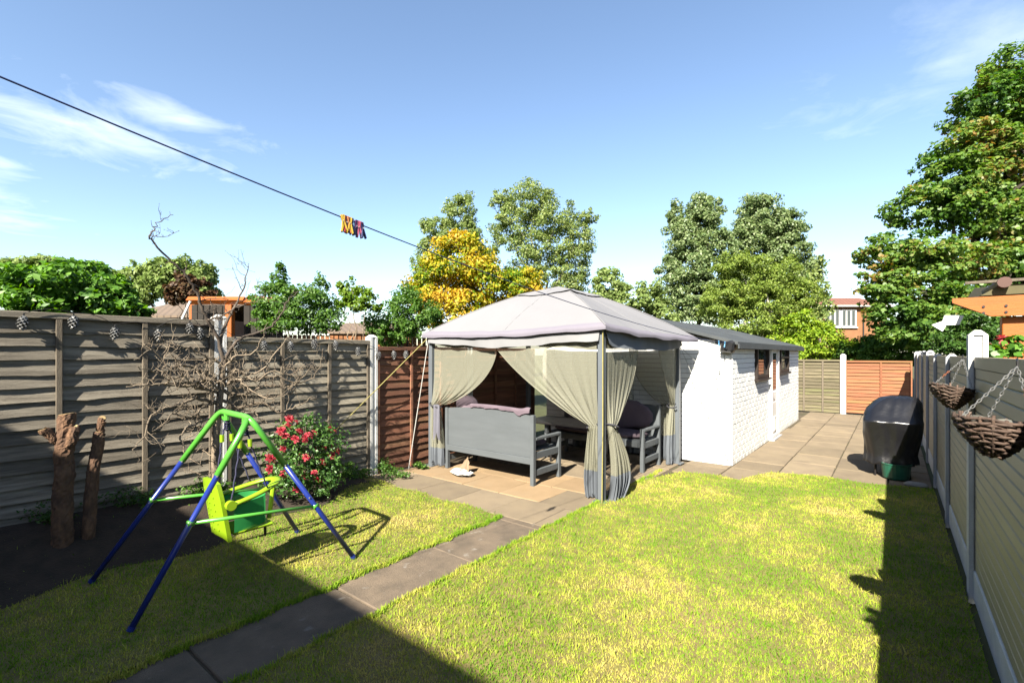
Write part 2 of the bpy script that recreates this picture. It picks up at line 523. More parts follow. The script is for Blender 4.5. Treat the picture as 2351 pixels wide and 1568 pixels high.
M_soil = mat('lawn_soil', (.34, .31, .08), (.24, .19, .07), 14, 1, .5, 60, world=True, c3=(.36, .26, .11), s3=1.4)
def lawn(name, x0, x1, edge, y0, nx=30, ny=40):
    b = MB()
    b.grid(lambda a, c: (x0 + (x1 - x0) * a, y0 + (edge(x0 + (x1 - x0) * a) - y0) * c, bankz(x0 + (x1 - x0) * a, y0 + (edge(x0 + (x1 - x0) * a) - y0) * c) + .012), nx, ny)
    return tag(b.build(name, M_soil, smooth=True), kind='structure')
def edge_right(x):
    # the lawn's far edge by the slabs
    e = 6.95 + .05 * math.sin(x * 9)
    if x > -1.35: e = 7.72 + .06 * math.sin(x * 6) + .10 * (x + 1.35)
    elif x > -1.6: e = 7.0 + (x + 1.6) / .25 * .72
    if x < -2.35: e = 6.95 - (-2.35 - x) * 3
    return e
def edge_left(x):
    return 3.86 + .03 * math.sin(x * 8)
lawn('lawn_right', -2.63, .40, edge_right, -4.0)
lawn('lawn_left', -5.86, -3.21, edge_left, -4.0)

def lawn_colour(name):
    m = bpy.data.materials.new(name)
    m.use_nodes = True
    t = m.node_tree; t.nodes.clear()
    o = N(t, 'ShaderNodeOutputMaterial')
    g = N(t, 'ShaderNodeNewGeometry')
    def nz(sc, det=4):
        n = N(t, 'ShaderNodeTexNoise'); n.inputs['Scale'].default_value = sc; n.inputs['Detail'].default_value = det
        t.links.new(g.outputs['Position'], n.inputs['Vector']); return n.outputs[0]
    f = mth(t, 'ADD', mth(t, 'MULTIPLY', mth(t, 'SUBTRACT', nz(1.1), .5), 2.1), mth(t, 'MULTIPLY', mth(t, 'SUBTRACT', nz(7, 3), .5), 1.1))
    f = mth(t, 'ADD', f, mth(t, 'MULTIPLY_ADD', g.outputs['Random Per Island'], .34, .06), clamp=True)
    cr = N(t, 'ShaderNodeValToRGB')
    cols = [(0, (.12, .23, .018)), (.22, (.22, .31, .028)), (.48, (.37, .37, .065)), (.75, (.50, .42, .13)), (1, (.50, .36, .15))]
    while len(cr.color_ramp.elements) < len(cols): cr.color_ramp.elements.new(.5)
    for e, (p_, c_) in zip(cr.color_ramp.elements, cols): e.position = p_; e.color = (*(x * .86 for x in c_), 1)
    t.links.new(f, cr.inputs[0])
    d = N(t, 'ShaderNodeBsdfDiffuse'); tr = N(t, 'ShaderNodeBsdfTranslucent')
    t.links.new(cr.outputs[0], d.inputs[0]); t.links.new(cr.outputs[0], tr.inputs[0])
    mx = N(t, 'ShaderNodeMixShader'); mx.inputs[0].default_value = .3
    t.links.new(d.outputs[0], mx.inputs[1]); t.links.new(tr.outputs[0], mx.inputs[2])
    t.links.new(mx.outputs[0], o.inputs[0])
    return m
M_grass = lawn_colour('mown_grass')
def blades(X, Y, Z, hmin, hmax, wid):
    n = len(X)
    a = RNG.uniform(0, 2 * np.pi, n)
    lean = RNG.uniform(.1, 1.1, n) * RNG.uniform(.5, 1, n)
    h = RNG.uniform(hmin, hmax, n)
    la = RNG.uniform(0, 2 * np.pi, n)
    base = np.stack([X, Y, Z], 1)
    side = np.stack([np.cos(a), np.sin(a), np.zeros(n)], 1) * (wid * RNG.uniform(.6, 1.3, n))[:, None]
    tip = base + np.stack([np.cos(la) * h * lean, np.sin(la) * h * lean, h], 1)
    mid = base + (tip - base) * .55 + np.array([0, 0, 1]) * (h * .12)[:, None]
    V = np.stack([base - side, base + side, mid + side * .8, tip, mid - side * .8], 1).reshape(-1, 3)
    i = np.arange(n)[:, None] * 5
    F4 = np.concatenate([i, i + 1, i + 2, i + 4], 1)
    return V, F4, np.concatenate([i + 4, i + 2, i + 3], 1)
def grass_patch(name, label, x0, x1, edge, y0, near, far):
    A = []
    y1 = 9.0
    cand = 0
    pts = []
    # keep more blades near the camera
    n = int((x1 - x0) * (y1 - y0) * near)
    X = RNG.uniform(x0, x1, n); Y = RNG.uniform(y0, y1, n)
    e = np.array([edge(x) for x in X])
    ragged = RNG.normal(0, .018, n)
    dist = np.hypot(X, Y)
    keep = (Y < e + ragged) & (RNG.uniform(0, 1, n) < np.clip(1.15 - dist / 9, far / near, 1))
    # drop what the camera can never see (behind it)
    keep &= (X * FW.x + Y * FW.y) > 1.2
    keep &= ~((X < -4.72 + .10 * np.sin(Y * 5) - .25 * np.clip(Y - 1.6, 0, 3)) & (RNG.uniform(0, 1, n) < .93))
    X, Y = X[keep], Y[keep]
    Z = np.array([bankz(x, y) for x, y in zip(X, Y)]) + .008
    V, F4, F3 = blades(X, Y, Z, .008, .025, .0023)
    F = np.concatenate([F4[:, :3], F4[:, [0, 2, 3]], F3], 0)
    # tufts that lean over the paving edges and a scatter of longer blades
    ne = int(700 * 8)
    Ye = RNG.uniform(y0, 4.6 if x0 < -3 else 6.8, ne)
    ex = (x1 + .004) if x0 < -3 else (x0 + .03)
    Xe = ex + RNG.normal(0, .014, ne) + .012 * np.sin(Ye * 11) + .010 * np.sin(Ye * 27 + 1)
    ke = (Xe * FW.x + Ye * FW.y > 1.2) & (Ye < (3.85 if x0 < -3 else 9))
    Xe, Ye = Xe[ke], Ye[ke]
    V2, G4, G3 = blades(Xe, Ye, np.full(len(Xe), .0), .018, .048, .003)
    F = np.concatenate([F, G4[:, :3] + len(V), G4[:, [0, 2, 3]] + len(V), G3 + len(V)], 0)
    V = np.concatenate([V, V2], 0)
    sel = RNG.uniform(0, 1, len(X)) < .03
    V2, G4, G3 = blades(X[sel], Y[sel], Z[sel], .03, .055, .003)
    F = np.concatenate([F, G4[:, :3] + len(V), G4[:, [0, 2, 3]] + len(V), G3 + len(V)], 0)
    V = np.concatenate([V, V2], 0)
    me = npmesh(name, V, F, M_grass)
    return tag(place(name, me), label, 'grass', kind='stuff')
grass_patch('grass', 'sunlit mown lawn between the path and the olive fence', -2.66, .40, edge_right, -.5, 15000, 8000)
grass_patch('grass', 'lawn strip under the toddler swing left of the path', -5.5, -3.19, edge_left, -.5, 14000, 7500)

# paved areas: a bed of sandy joint with single slabs on it
jb = MB()
for (x0, x1, y0, y1) in ((-3.22, -2.62, -4.2, 3.86), (-5.9, -2.62, 3.86, 7.62), (-2.62, .40, 6.6, 16.5)):
    jb.add([(x0, y0, -.012), (x1, y0, -.012), (x1, y1, -.012), (x0, y1, -.012)], [(0, 1, 2, 3)])
# split so that nothing overlaps in one plane
path = tag(MB().add([(-3.225, -4.2, -.012), (-2.60, -4.2, -.012), (-2.60, 3.86, -.012), (-3.225, 3.86, -.012)], [(0, 1, 2, 3)]).build('path', M_joint), kind='structure')
patio = tag(MB().add([(-5.9, 3.86, -.016), (-2.5, 3.86, -.016), (-2.5, 7.7, -.016), (-5.9, 7.7, -.016)], [(0, 1, 2, 3)]).build('patio', M_joint), kind='structure')
patio_far = tag(MB().add([(-2.5, 6.4, -.020), (.40, 6.4, -.020), (.40, 16.5, -.020), (-2.5, 16.5, -.020)], [(0, 1, 2, 3)]).build('patio_by_shed', M_joint), kind='structure')
SLABS = {}
def slab(parent, x, y, sx, sy, m, rz=0, z=0):
    key = (round(sx, 3), round(sy, 3), m.name)
    if key not in SLABS:
        b = MB().box((0, 0, -.02), (sx, sy, .05), ch=.006)
        SLABS[key] = b.mesh('slab', m)
    o = place('slab', SLABS[key], parent, (x, y, z + random.uniform(-.004, .004)), rz + R(random.uniform(-.5, .5)))
    o.rotation_euler.x = R(random.uniform(-.3, .3)); o.rotation_euler.y = R(random.uniform(-.3, .3))
    return o
y = -2.7
while y < 3.8:
    slab(path, -2.912, y + .4625, .585, .91, M_slab_path)
    y += .925
# patio slabs under the gazebo: older grey outside, tan ones in the middle
for j in range(6):
    y0 = 3.87 + j * .615
    for i in range(6):
        x0 = -5.86 + i * .612 + (.25 if j % 2 else 0)
        sx = .60
        if x0 + sx > -2.58: sx = -2.58 - x0
        if sx < .12: continue
        tan = 1 <= j <= 2 and -5.7 < x0 < -3.2
        slab(patio, x0 + sx / 2, y0 + .302, sx, .602, M_slab_tan if tan else M_slab)
for i, x0 in enumerate((-1.90, -1.28, -.66, -.04)):
    sx = .605 if i < 3 else .43
    y0 = 6.75 + (0, .4, .15, .55)[i]
    k = 0
    while y0 < 16.3:
        ly = (.9, .6, .9, .75)[(k + i) % 4]
        ly = min(ly, 16.38 - y0)
        if ly > .1: slab(patio_far, x0 + sx / 2, y0 + ly / 2, sx, ly - .016, M_slab)
        y0 += ly; k += 1
for k in range(2):
    slab(patio_far, -2.22, 6.75 + .45 + k * .62, .60, .60, M_slab)

# ================================================================== FENCES
def lap_board(L, e, h, seed, wav, m):
    n = 18
    V = []; F = []
    for i in range(n + 1):
        x = L * i / n
        wz = wav * (noise1(x * 3.0, seed) * .5 + .5 * noise1(x * 1.1, seed + 5))
        kn = math.exp(-((x - L * (.2 + .55 * ((seed * .37) % 1))) / .06) ** 2) * wav * .9
        bow = .006 * noise1(x * 2.2, seed + 2)
        zb = wz - kn
        V += [(x, -.031 + bow - kn * .5, zb), (x, -.020 + bow, zb + .001), (x, .008, h), (x, -.003, h + .001)]
    for i in range(n):
        a, b = i * 4, i * 4 + 4
        for k in range(4):
            F.append((a + k, b + k, b + (k + 1) % 4, a + (k + 1) % 4))
    F += [(0, 1, 2, 3), (n * 4 + 3, n * 4 + 2, n * 4 + 1, n * 4)]
    return MB().add(V, F)
def lap_panel(label, loc, rz, L, z0, z1, nb, m, battens, wav, group=None, mb=None, z_cap=.055):
    t = thing('fence_panel', label, 'fence', loc, rz, group)
    e = (z1 - z_cap - z0) / nb
    for k in range(nb):
        s_ = random.random() * 50
        ee = 0 if k == 0 else random.uniform(-.006, .006)
        lap_board(L - .012, e, e * 1.22, s_, wav, m).build('board', m, t, loc=(.006, 0, z0 + k * e + ee))
    mb = mb or M_batten
    for i, f in enumerate([.0] + list(battens) + [1.]):
        x = min(max(f * L, .024), L - .024)
        MB().box((x, -.043, (z0 + z1 - z_cap) / 2), (.042, .028, z1 - z0 - z_cap - .004), ch=.003).build('batten', mb, t)
    MB().box((L / 2, -.016, z1 - z_cap / 2), (L, .085, z_cap), ch=.005).build('capping_rail', m, t)
    return t
def conc_post(label, x, y, h, w=.10, d=.10, rz=0, m=None, group=None, tip=.035):
    a, b = w / 2, d / 2
    s_ = .024
    g_ = .014
    H = [(-a, -b), (a, -b), (a, -s_), (a - g_, -s_), (a - g_, s_), (a, s_), (a, b), (-a, b), (-a, s_), (-a + g_, s_), (-a + g_, -s_), (-a, -s_)]
    bm = MB().prism(H, 2, -.05, h - .002)
    bm.loft([[(-a, -b, h), (a, -b, h), (a, b, h), (-a, b, h)], [(-a * .35, -b * .35, h + tip), (a * .35, -b * .35, h + tip), (a * .35, b * .35, h + tip), (-a * .35, b * .35, h + tip)]])
    return tag(bm.build('concrete_post', m or M_conc, loc=(x, y, 0), rz=rz), label, 'fence post', group)
FX = -5.74
lap_panel('tall weathered grey lap fence panel behind the cut tree stumps', (FX, .17, 0), R(90), 1.86, .10, 2.055, 16, M_wood_grey, (.345, .675), .012, 'grey lap panels of the left fence')
conc_post('concrete fence post out of view left of the tall grey panel', FX, .105, 2.09, .12, .12, m=M_conc, group='concrete posts of the left fence')
lap_panel('grey lap fence panel out of view past the left edge', (FX, -1.82, 0), R(90), 1.86, .10, 2.055, 16, M_wood_grey, (.345, .675), .012, 'grey lap panels of the left fence')
lap_panel('grey lap fence panel behind the rose bush', (FX, 2.155, 0), R(90), 1.83, .02, 1.885, 18, M_wood_grey2, (.335, .667), .007, 'grey lap panels of the left fence')
lap_panel('reddish brown lap fence panel beside the gazebo curtain', (FX, 4.10, 0), R(90), 1.83, .0, 1.80, 16, M_wood_red, (.34, .67), .009, 'brown lap panels beside the gazebo', M_wood_red)
lap_panel('reddish brown lap fence panel inside the gazebo shade', (FX, 6.06, 0), R(90), 1.83, .0, 1.80, 16, M_wood_red, (.34, .67), .009, 'brown lap panels beside the gazebo', M_wood_red)
conc_post('pale concrete fence post behind the bare tree', FX, 2.092, 2.09, .12, .12, m=M_conc, group='concrete posts of the left fence')
conc_post('white concrete fence post right of the rose bush', FX, 4.043, 1.93, .12, .12, m=M_conc, group='concrete posts of the left fence')
conc_post('concrete fence post hidden behind the gazebo curtains', FX, 5.995, 1.9, .12, .12, m=M_conc, group='concrete posts of the left fence')
BY = 16.42
lap_panel('olive grey lap panel of the back fence beside the shed', (-2.97, BY, 0), 0, 1.83, .02, 1.53, 15, M_wood_far, (.5, .755), .004, 'panels of the back fence')
lap_panel('orange stained lap panel of the back fence behind the covered barbecue', (-1.06, BY, 0), 0, 1.46, .05, 1.51, 15, M_wood_orange, (.55,), .004, 'panels of the back fence', M_wood_orange)
conc_post('tall white post between the two back fence panels', -1.10, BY - .02, 1.66, .13, .12)

# right fence: olive boards in slotted posts over concrete gravel boards
RX = .465
RY = [-1.08, .78, 2.62, 4.69, 6.55, 8.38, 10.2, 12.05, 13.9, 15.72]
ordn = ['out of view nearest', 'out of view second', 'nearest', 'second', 'third', 'fourth', 'fifth', 'sixth', 'seventh', 'eighth']
for i, yy in enumerate(RY):
    hgt = 1.83 if i == 3 else (1.66 if i < 6 else 1.72)
    conc_post('tall pale post with a pointed cap between the two wicker baskets' if i == 3 else ('grey post at the right edge of the picture beside the near basket' if i == 2 else f'{ordn[i]} pale post of the right olive fence counted from the camera'),
              RX, yy, hgt, .115 if i == 3 else .1, .10, R(90), M_conc if i == 3 else M_conc_d, 'posts of the right olive fence')
PB = {}
for i in range(len(RY) - 1):
    y1, y0 = RY[i + 1] - .042, RY[i] + .042
    L = y1 - y0
    t = thing('fence_panel', ('olive grooved fence panel behind the near wicker basket' if i == 2 else ('olive grooved fence panel behind the far wicker basket' if i == 3 else f'{ordn[i]} olive grooved fence panel of the right fence counted from the camera')), 'fence', (RX, y1, 0), R(-90), 'olive panels of the right fence')
    nb = 19
    e = (1.60 - .19) / nb
    key = round(L, 2)
    if key not in PB:
        PB[key] = MB().box((L / 2, 0, 0), (L, .034, e - .0015), ch=.0065).mesh('board', M_vinyl)
    for k in range(nb):
        place('board', PB[key], t, (0, 0, .19 + e * (k + .5)))
    r_ = .045
    poly = [(0, 1.60), (L, 1.60)] + [(L - r_ + r_ * math.cos(a), 1.675 - r_ + r_ * math.sin(a)) for a in (0, .4, .8, 1.2, 1.57)] + [(r_ - r_ * math.sin(a), 1.675 - r_ + r_ * math.cos(a)) for a in (0, .4, .8, 1.2, 1.57)]
    MB().prism(poly, 1, -.022, .022).build('top_rail', M_vinyl, t)
    MB().box((L / 2, 0, .085), (L, .05, .20), ch=.006).build('gravel_board', M_conc, t)

# ================================================================== SHED
SX, SY0, SY1, SXL = -1.90, 7.74, 14.2, -5.30
EAVE, RIDGE = 1.86, 2.34
shed = thing('brick_shed', 'long low white painted brick shed with a felt roof', 'shed', (SX, SY0, 0))
core = MB()
ix = .014
mid = (SX + SXL) / 2
poly = [(SXL - SX + ix, 0), (-ix, 0), (-ix, EAVE), (mid - SX, RIDGE - .03), (SXL - SX + ix, EAVE)]
core.prism(poly, 1, ix, SY1 - SY0 - ix)
core.build('wall', M_mortar, shed)
opens = [(9.25 - SY0, 10.28 - SY0, 1.25, 1.90), (10.47 - SY0, 11.27 - SY0, -.1, 1.90), (11.5 - SY0, 12.52 - SY0, 1.30, 1.90)]
CH, BLn = .0772, .228
bricks = []
rows = int(EAVE / CH)
for r_ in range(rows + 1):
    z = r_ * CH
    hh = min(CH, EAVE - z) - .007
    if hh < .02: continue
    y = -.112 if r_ % 2 else 0
    while y < SY1 - SY0 - .02:
        a, b = max(y, 0), min(y + BLn, SY1 - SY0)
        segs = [(a, b)]
        for (o0, o1, oz0, oz1) in opens:
            if z + hh > oz0 + .01 and z < oz1 - .01:
                ns = []
                for (p_, q_) in segs:
                    if q_ <= o0 or p_ >= o1: ns.append((p_, q_)); continue
                    if p_ < o0: ns.append((p_, o0))
                    if q_ > o1: ns.append((o1, q_))
                segs = ns
        for (p_, q_) in segs:
            if q_ - p_ > .03: bricks.append(((p_ + q_) / 2, z + hh / 2 + .0035, q_ - p_ - .008, hh))
        y += BLn
bricks.sort(key=lambda b: b[0])
BM = {}
rest = MB()
for k, (yc, zc, ly, lz) in enumerate(bricks):
    if k < 300:
        key = (round(ly, 2), round(lz, 3))
        if key not in BM: BM[key] = MB().box((0, 0, 0), (.03, ly, lz), ch=.0035).mesh('brick', M_white)
        o = place('brick', BM[key], shed, (-.015 + random.uniform(-.002, .0015), yc, zc))
        o.rotation_euler.z = R(random.uniform(-.5, .5))
    else:
        rest.box((-.015 + random.uniform(-.002, .0015), yc, zc), (.03, ly, lz), ch=.0035)
# end wall courses, thickly painted
for r_ in range(int(RIDGE / CH) + 1):
    z = r_ * CH
    hh = CH - .007
    x = -.112 if r_ % 2 else 0
    wl = SX - SXL
    zt = z + hh
    lim = 0
    if zt > EAVE: lim = (zt - EAVE) / (RIDGE - .05 - EAVE) * wl / 2
    if lim > wl / 2 - .1: break
    while x < wl:
        a, b = max(x, lim, .0305), min(x + BLn, wl - lim)
        if b - a > .04:
            rest.box((-(a + b) / 2, .015 + random.uniform(-.001, .001), z + hh / 2), (b - a - .0035, .03, hh), ch=.004)
        x += BLn
tag(rest.build('bricks', M_white, shed), kind='stuff')
rf = MB()
ov = .10
for sgn in (1, -1):
    xe = (ov if sgn > 0 else SXL - SX - ov)
    zs = EAVE - (RIDGE - EAVE) * ov / ((SX - SXL) / 2)
    V = [(mid - SX, -.10, RIDGE), (xe, -.10, zs), (xe, SY1 - SY0 + .10, zs), (mid - SX, SY1 - SY0 + .10, RIDGE)]
    V2 = [(v[0], v[1], v[2] + .045) for v in V]
    rf.add(V + V2, [(0, 1, 2, 3), (7, 6, 5, 4), (0, 4, 5, 1), (1, 5, 6, 2), (2, 6, 7, 3), (3, 7, 4, 0)])
rfo = rf.build('roof', M_felt, shed)
MB().box((ov + .012, (SY1 - SY0) / 2, EAVE - .05), (.02, SY1 - SY0 + .2, .07)).build('drip_edge', M_felt, shed)
def win(y0, y1, z0, z1, sub):
    wd = MB()
    cy, cz = (y0 + y1) / 2, (z0 + z1) / 2
    f = .06
    for (a, b, c, d) in ((y0, y0 + f, z0, z1), (y1 - f, y1, z0, z1), (y0 + f + .001, y1 - f - .001, z0, z0 + f), (y0 + f + .001, y1 - f - .001, z1 - f, z1)):
        wd.box((.012, (a + b) / 2, (c + d) / 2), (.07, b - a, d - c), ch=.004)
    fr = wd.build('window', M_brown, shed)
    MB().box((-.004, cy, cz), (.006, y1 - y0 - 2 * f + .01, z1 - z0 - 2 * f + .01)).build('pane', M_glass, fr)
    MB().box((.03, cy, z0 - .02), (.10, y1 - y0 + .06, .035), ch=.006).build('sill', M_brown, fr)
    if sub: MB().box((.02, cy, cz + .05), (.05, y1 - y0 - 2 * f, .035)).build('glazing_bar', M_brown, fr)
win(9.25 - SY0, 10.28 - SY0, 1.25, 1.84, False)
win(11.5 - SY0, 12.52 - SY0, 1.30, 1.84, True)
dy0, dy1 = 10.48 - SY0, 11.26 - SY0
dr = MB()
dr.box((-.005, (dy0 + dy1) / 2, .94), (.05, dy1 - dy0 - .14, 1.72), ch=.003)
door = dr.build('door', M_upvc, shed)
fb = MB()
for (a, b, c, d) in ((dy0, dy0 + .07, .03, 1.84), (dy1 - .07, dy1, .03, 1.84), (dy0 + .071, dy1 - .071, 1.80, 1.84), (dy0 + .071, dy1 - .071, .03, .085)):
    fb.box((.012, (a + b) / 2, (c + d) / 2), (.08, b - a, d - c), ch=.004)
fb.build('door_frame', M_upvc, door)
MB().box((.022, (dy0 + dy1) / 2, 1.35), (.008, .40, .72)).build('pane', M_glass, door)
MB().box((.024, (dy0 + dy1) / 2, .42), (.012, .44, .62), ch=.004).build('lower_panel', M_upvc, door)
cf = MB()
for (a, b, c, d) in ((-.13, -.10, .16, .44), (.10, .13, .16, .44), (-.099, .099, .16, .19), (-.099, .099, .41, .44)):
    cf.box((.036, (dy0 + dy1) / 2 + (a + b) / 2, (c + d) / 2), (.018, b - a, d - c))
cf.build('cat_flap', M_upvc, door)
MB().box((.033, (dy0 + dy1) / 2, .30), (.006, .19, .21)).build('cat_flap_pane', M_glass, door)
hd = MB(); hd.box((.03, dy0 + .11, .92), (.02, .035, .20), ch=.004); hd.tube([(.04, dy0 + .11, .95), (.075, dy0 + .11, .95), (.075, dy0 + .23, .95)], .009)
hd.build('handle', M_upvc, door)
MB().box((.03, (dy0 + dy1) / 2, .012), (.14, dy1 - dy0 + .08, .03), ch=.004).build('door_sill', M_conc_d, door)
# plinth of moss and mortar
MB().box((.045, (SY1 - SY0) / 2 + 2.3, .0), (.06, 1.7, .05), ch=.02).build('mortar_fillet', M_joint, shed)

# line reel on the shed corner, with the washing line
reel = thing('line_reel', 'black plastic washing line reel on the corner of the white shed', 'reel', (SX - .05, SY0 - .02, 1.80))
rb = MB().loft([[(x * s_, y_, z * s_) for x, z in ((-.10, -.07), (.07, -.09), (.10, -.05), (.11, .07), (.07, .10), (-.09, .06))] for y_, s_ in ((0, 1), (-.10, 1), (-.13, .75))])
rb.build('housing', M_black, reel)
MB().tube([(0, -.13, -.02), (0, -.16, -.02)], .02).build('spindle', M_black, reel)
LP0 = Vector((SX - .03, SY0 - .13, 1.86)); LP1 = Vector((-2.20, 1.30, 2.335)); 
ldir = (LP1 - LP0)
LEND = LP0 + ldir * ((-4.30 - LP0.y) / ldir.y)
LEND.z = 3.60
def line_pt(t):
    p = LP0.lerp(LEND, t)
    s_ = t * 11.9
    p.z -= .0107 * s_ * (11.9 - s_)
    return p
tag(MB().tube([line_pt(i / 40) for i in range(41)], .0032, 6, cap=True).build('washing_line', M_line, smooth=True), 'blue washing line running from the shed corner up to the left', 'washing line')

# clothes pegs: two sprung halves each
PEGM = {}
def peg_mesh(m):
    if m.name in PEGM: return PEGM[m.name]
    def half(sg):
        b = MB()
        prof = [(.002, .012), (.009, .010), (.010, 0), (.006, -.02), (.012, -.05), (.017, -.072), (.012, -.076), (.004, -.05), (.0015, -.02)]
        b.prism([(sg * x, z) for x, z in prof], 1, -.006, .006)
        return b.mesh('peg_half', m)
    sp = MB().tube([(0, .008 * math.cos(a), -.022 + .006 * math.sin(a)) for a in np.linspace(0, 6.0, 9)], .0016, 5).mesh('spring', M_chain)
    PEGM[m.name] = (half(1), half(-1), sp)
    return PEGM[m.name]
def pm(n, c): return mat(n, c, None, 3, .4, spec=.5)
P_y, P_o, P_n, P_p, P_k, P_r, P_b = pm('yellow_peg', (.85, .55, .05)), pm('orange_peg', (.85, .30, .12)), pm('navy_peg', (.02, .03, .14)), pm('purple_peg', (.12, .03, .16)), pm('pink_peg', (.80, .16, .28)), pm('red_peg', (.5, .03, .05)), pm('sky_blue_peg', (.10, .42, .80))
def peg(t, m, sw, label, tw=0):
    p = line_pt(t)
    e = thing('clothes_peg', label, 'clothes peg', (p.x, p.y, p.z + .004), 0, 'clothes pegs on the washing line')
    e.rotation_euler = (R(sw), R(random.uniform(-8, 8)), R(90 + tw))
    h1, h2, s_ = peg_mesh(m)
    place('peg_half', h1, e); place('peg_half', h2, e); place('spring', s_, e)
tref = (1.42 - LP0.y) / (LEND.y - LP0.y)
seq = [(-.075, P_y, 'leftmost yellow peg of the bunch on the washing line'), (-.062, P_y, 'second yellow peg from the left in the bunch'), (-.05, P_r, 'dark red peg between the yellow pegs'), (-.036, P_o, 'orange peg in the middle of the yellow bunch'), (-.022, P_o, 'second orange peg beside the last yellow one'), (-.008, P_y, 'rightmost yellow peg beside the navy one'), (.008, P_n, 'navy peg just right of the yellow pegs'), (.052, P_p, 'purple peg left of the pink one'), (.072, P_k, 'pink peg in the right group of pegs'), (.088, P_r, 'dark red peg right of the pink one'), (.104, P_n, 'rightmost navy peg of the bunch')]
ll = (LEND - LP0).length
for dy, m_, lb in seq:
    peg(tref - dy * .62 / ll, m_, random.uniform(-10, 10), lb, random.uniform(-25, 25))
peg(.012, P_b, 4, 'bright blue peg near the shed corner reel')
peg(.035, P_b, -4, 'pale blue peg in front of the gazebo canopy edge')

# ================================================================== GAZEBO
GX0, GX1, GY0, GY1 = -5.50, -2.62, 4.95, 7.42
GZ = 1.93
gz = thing('gazebo', 'square fabric gazebo with pale canopy and tied back net curtains', 'gazebo', (0, 0, 0))
for (x, y_, h) in ((GX0, GY0, 1.94), (GX1, GY0, 1.97), (GX1, GY1, 1.90), (GX0, GY1, 1.92)):
    b = MB().box((x, y_, h / 2), (.075, .075, h), ch=.008)
    b.box((x, y_, .008), (.16, .16, .014))
    b.build('post', M_gpost, gz)
for a, b_ in (((GX0, GY0), (GX1, GY0)), ((GX1, GY0), (GX1, GY1)), ((GX1, GY1), (GX0, GY1)), ((GX0, GY1), (GX0, GY0))):
    MB().tube([(a[0], a[1], GZ - .02), (b_[0], b_[1], GZ - .02)], .018, 8).build('eave_rail', M_gpost, gz)
OVH = .10
CX, CY, CZ = (GX0 + GX1) / 2 + .05, (GY0 + GY1) / 2, 2.70
corn = [(GX0 - OVH, GY0 - OVH, 1.985), (GX1 + OVH, GY0 - OVH, 2.015), (GX1 + OVH + .18, GY1 + OVH, 1.925), (GX0 - OVH, GY1 + OVH, 1.96)]
def canopy_pt(side, s_, t):
    """t: 0 at the eave, 1 at the crown"""
    a, b_ = Vector(corn[side]), Vector(corn[(side + 1) % 4])
    e = a.lerp(b_, s_)
    e.z -= .035 * math.sin(math.pi * s_)                       # the eave sags
    c = Vector((CX, CY, CZ))
    p = e.lerp(c, t * .86)
    z = e.z + (CZ - e.z) * (1 - (1 - t * .86) ** 1.45) * 1.0
    z -= .035 * math.sin(math.pi * s_) * math.sin(math.pi * min(1, t * 1.05))   # cloth hangs between the hips
    wr = .007 * noise1(s_ * 14 + t * 3, side) * (1 - t) + .010 * noise1(s_ * 5 + t * 6, side + 4) * math.sin(math.pi * s_)
    return Vector((p.x, p.y, z + wr))
cb = MB()
for sd in range(4):
    cb.grid(lambda u, v, sd=sd: canopy_pt(sd, u, v), 40, 20)
can = cb.build('canopy', M_canopy, gz, smooth=False)
for p_ in can.data.polygons: p_.use_smooth = True
tb = MB()
for sd in range(4):
    def trim(u, v, sd=sd):
        p = canopy_pt(sd, u, 0)
        q = canopy_pt(sd, u, .055)
        if v < .5:
            r_ = q.lerp(p, v * 2); r_.z += .004
            return r_
        d = Vector(((p.x - CX), (p.y - CY), 0)).normalized()
        return p + d * .004 + Vector((0, 0, .004 - (v - .5) * 2 * (.045 + .008 * math.sin(u * 23 + sd))))
    tb.grid(trim, 24, 4)
to = tb.build('edge_trim', M_trim, can)
for p_ in to.data.polygons: p_.use_smooth = True
sm = MB()
for sd in range(4):
    sm.tube([canopy_pt(sd, 0, t / 14) + Vector((0, 0, .004)) for t in range(15)], .007, 5)
    sm.tube([canopy_pt(sd, .5, t / 14) + Vector((0, 0, .001)) for t in range(15)], .004, 5)
sm.build('seams', M_canopy, can, smooth=True)
kb = MB()
for sd in range(4):
    def cap(u, v, sd=sd):
        a = canopy_pt(sd, u, .80); a.z += .03 - .01 * math.sin(math.pi * u)
        return a.lerp(Vector((CX, CY, CZ + .03)), v)
    kb.grid(cap, 12, 5)
ko = kb.build('crown_cap', M_canopy, can)
for p_ in ko.data.polygons: p_.use_smooth = True
# hanging valance under each eave: pale ribbon with a slack lower edge
for sd in range(4):
    a, b_ = [(GX0, GY0), (GX1, GY0), (GX1, GY1), (GX0, GY1)][sd], [(GX1, GY0), (GX1, GY1), (GX0, GY1), (GX0, GY0)][sd]
    nx, ny = [(0, -1), (1, 0), (0, 1), (-1, 0)][sd]
    def val(u, v, a=a, b_=b_, nx=nx, ny=ny, sd=sd):
        x = a[0] + (b_[0] - a[0]) * u; y_ = a[1] + (b_[1] - a[1]) * u
        off = .055 + .025 * v * noise1(u * 9, sd) + .03 * v
        zt = 1.955 - .03 * math.sin(math.pi * u)
        drop = .10 + .035 * math.sin(math.pi * u) + .02 * noise1(u * 6, sd + 3)
        if sd == 1: drop += .05
        return (x + nx * off, y_ + ny * off, zt - v * drop)
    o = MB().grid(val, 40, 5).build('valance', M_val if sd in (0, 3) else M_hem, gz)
    for p_ in o.data.polygons: p_.use_smooth = True

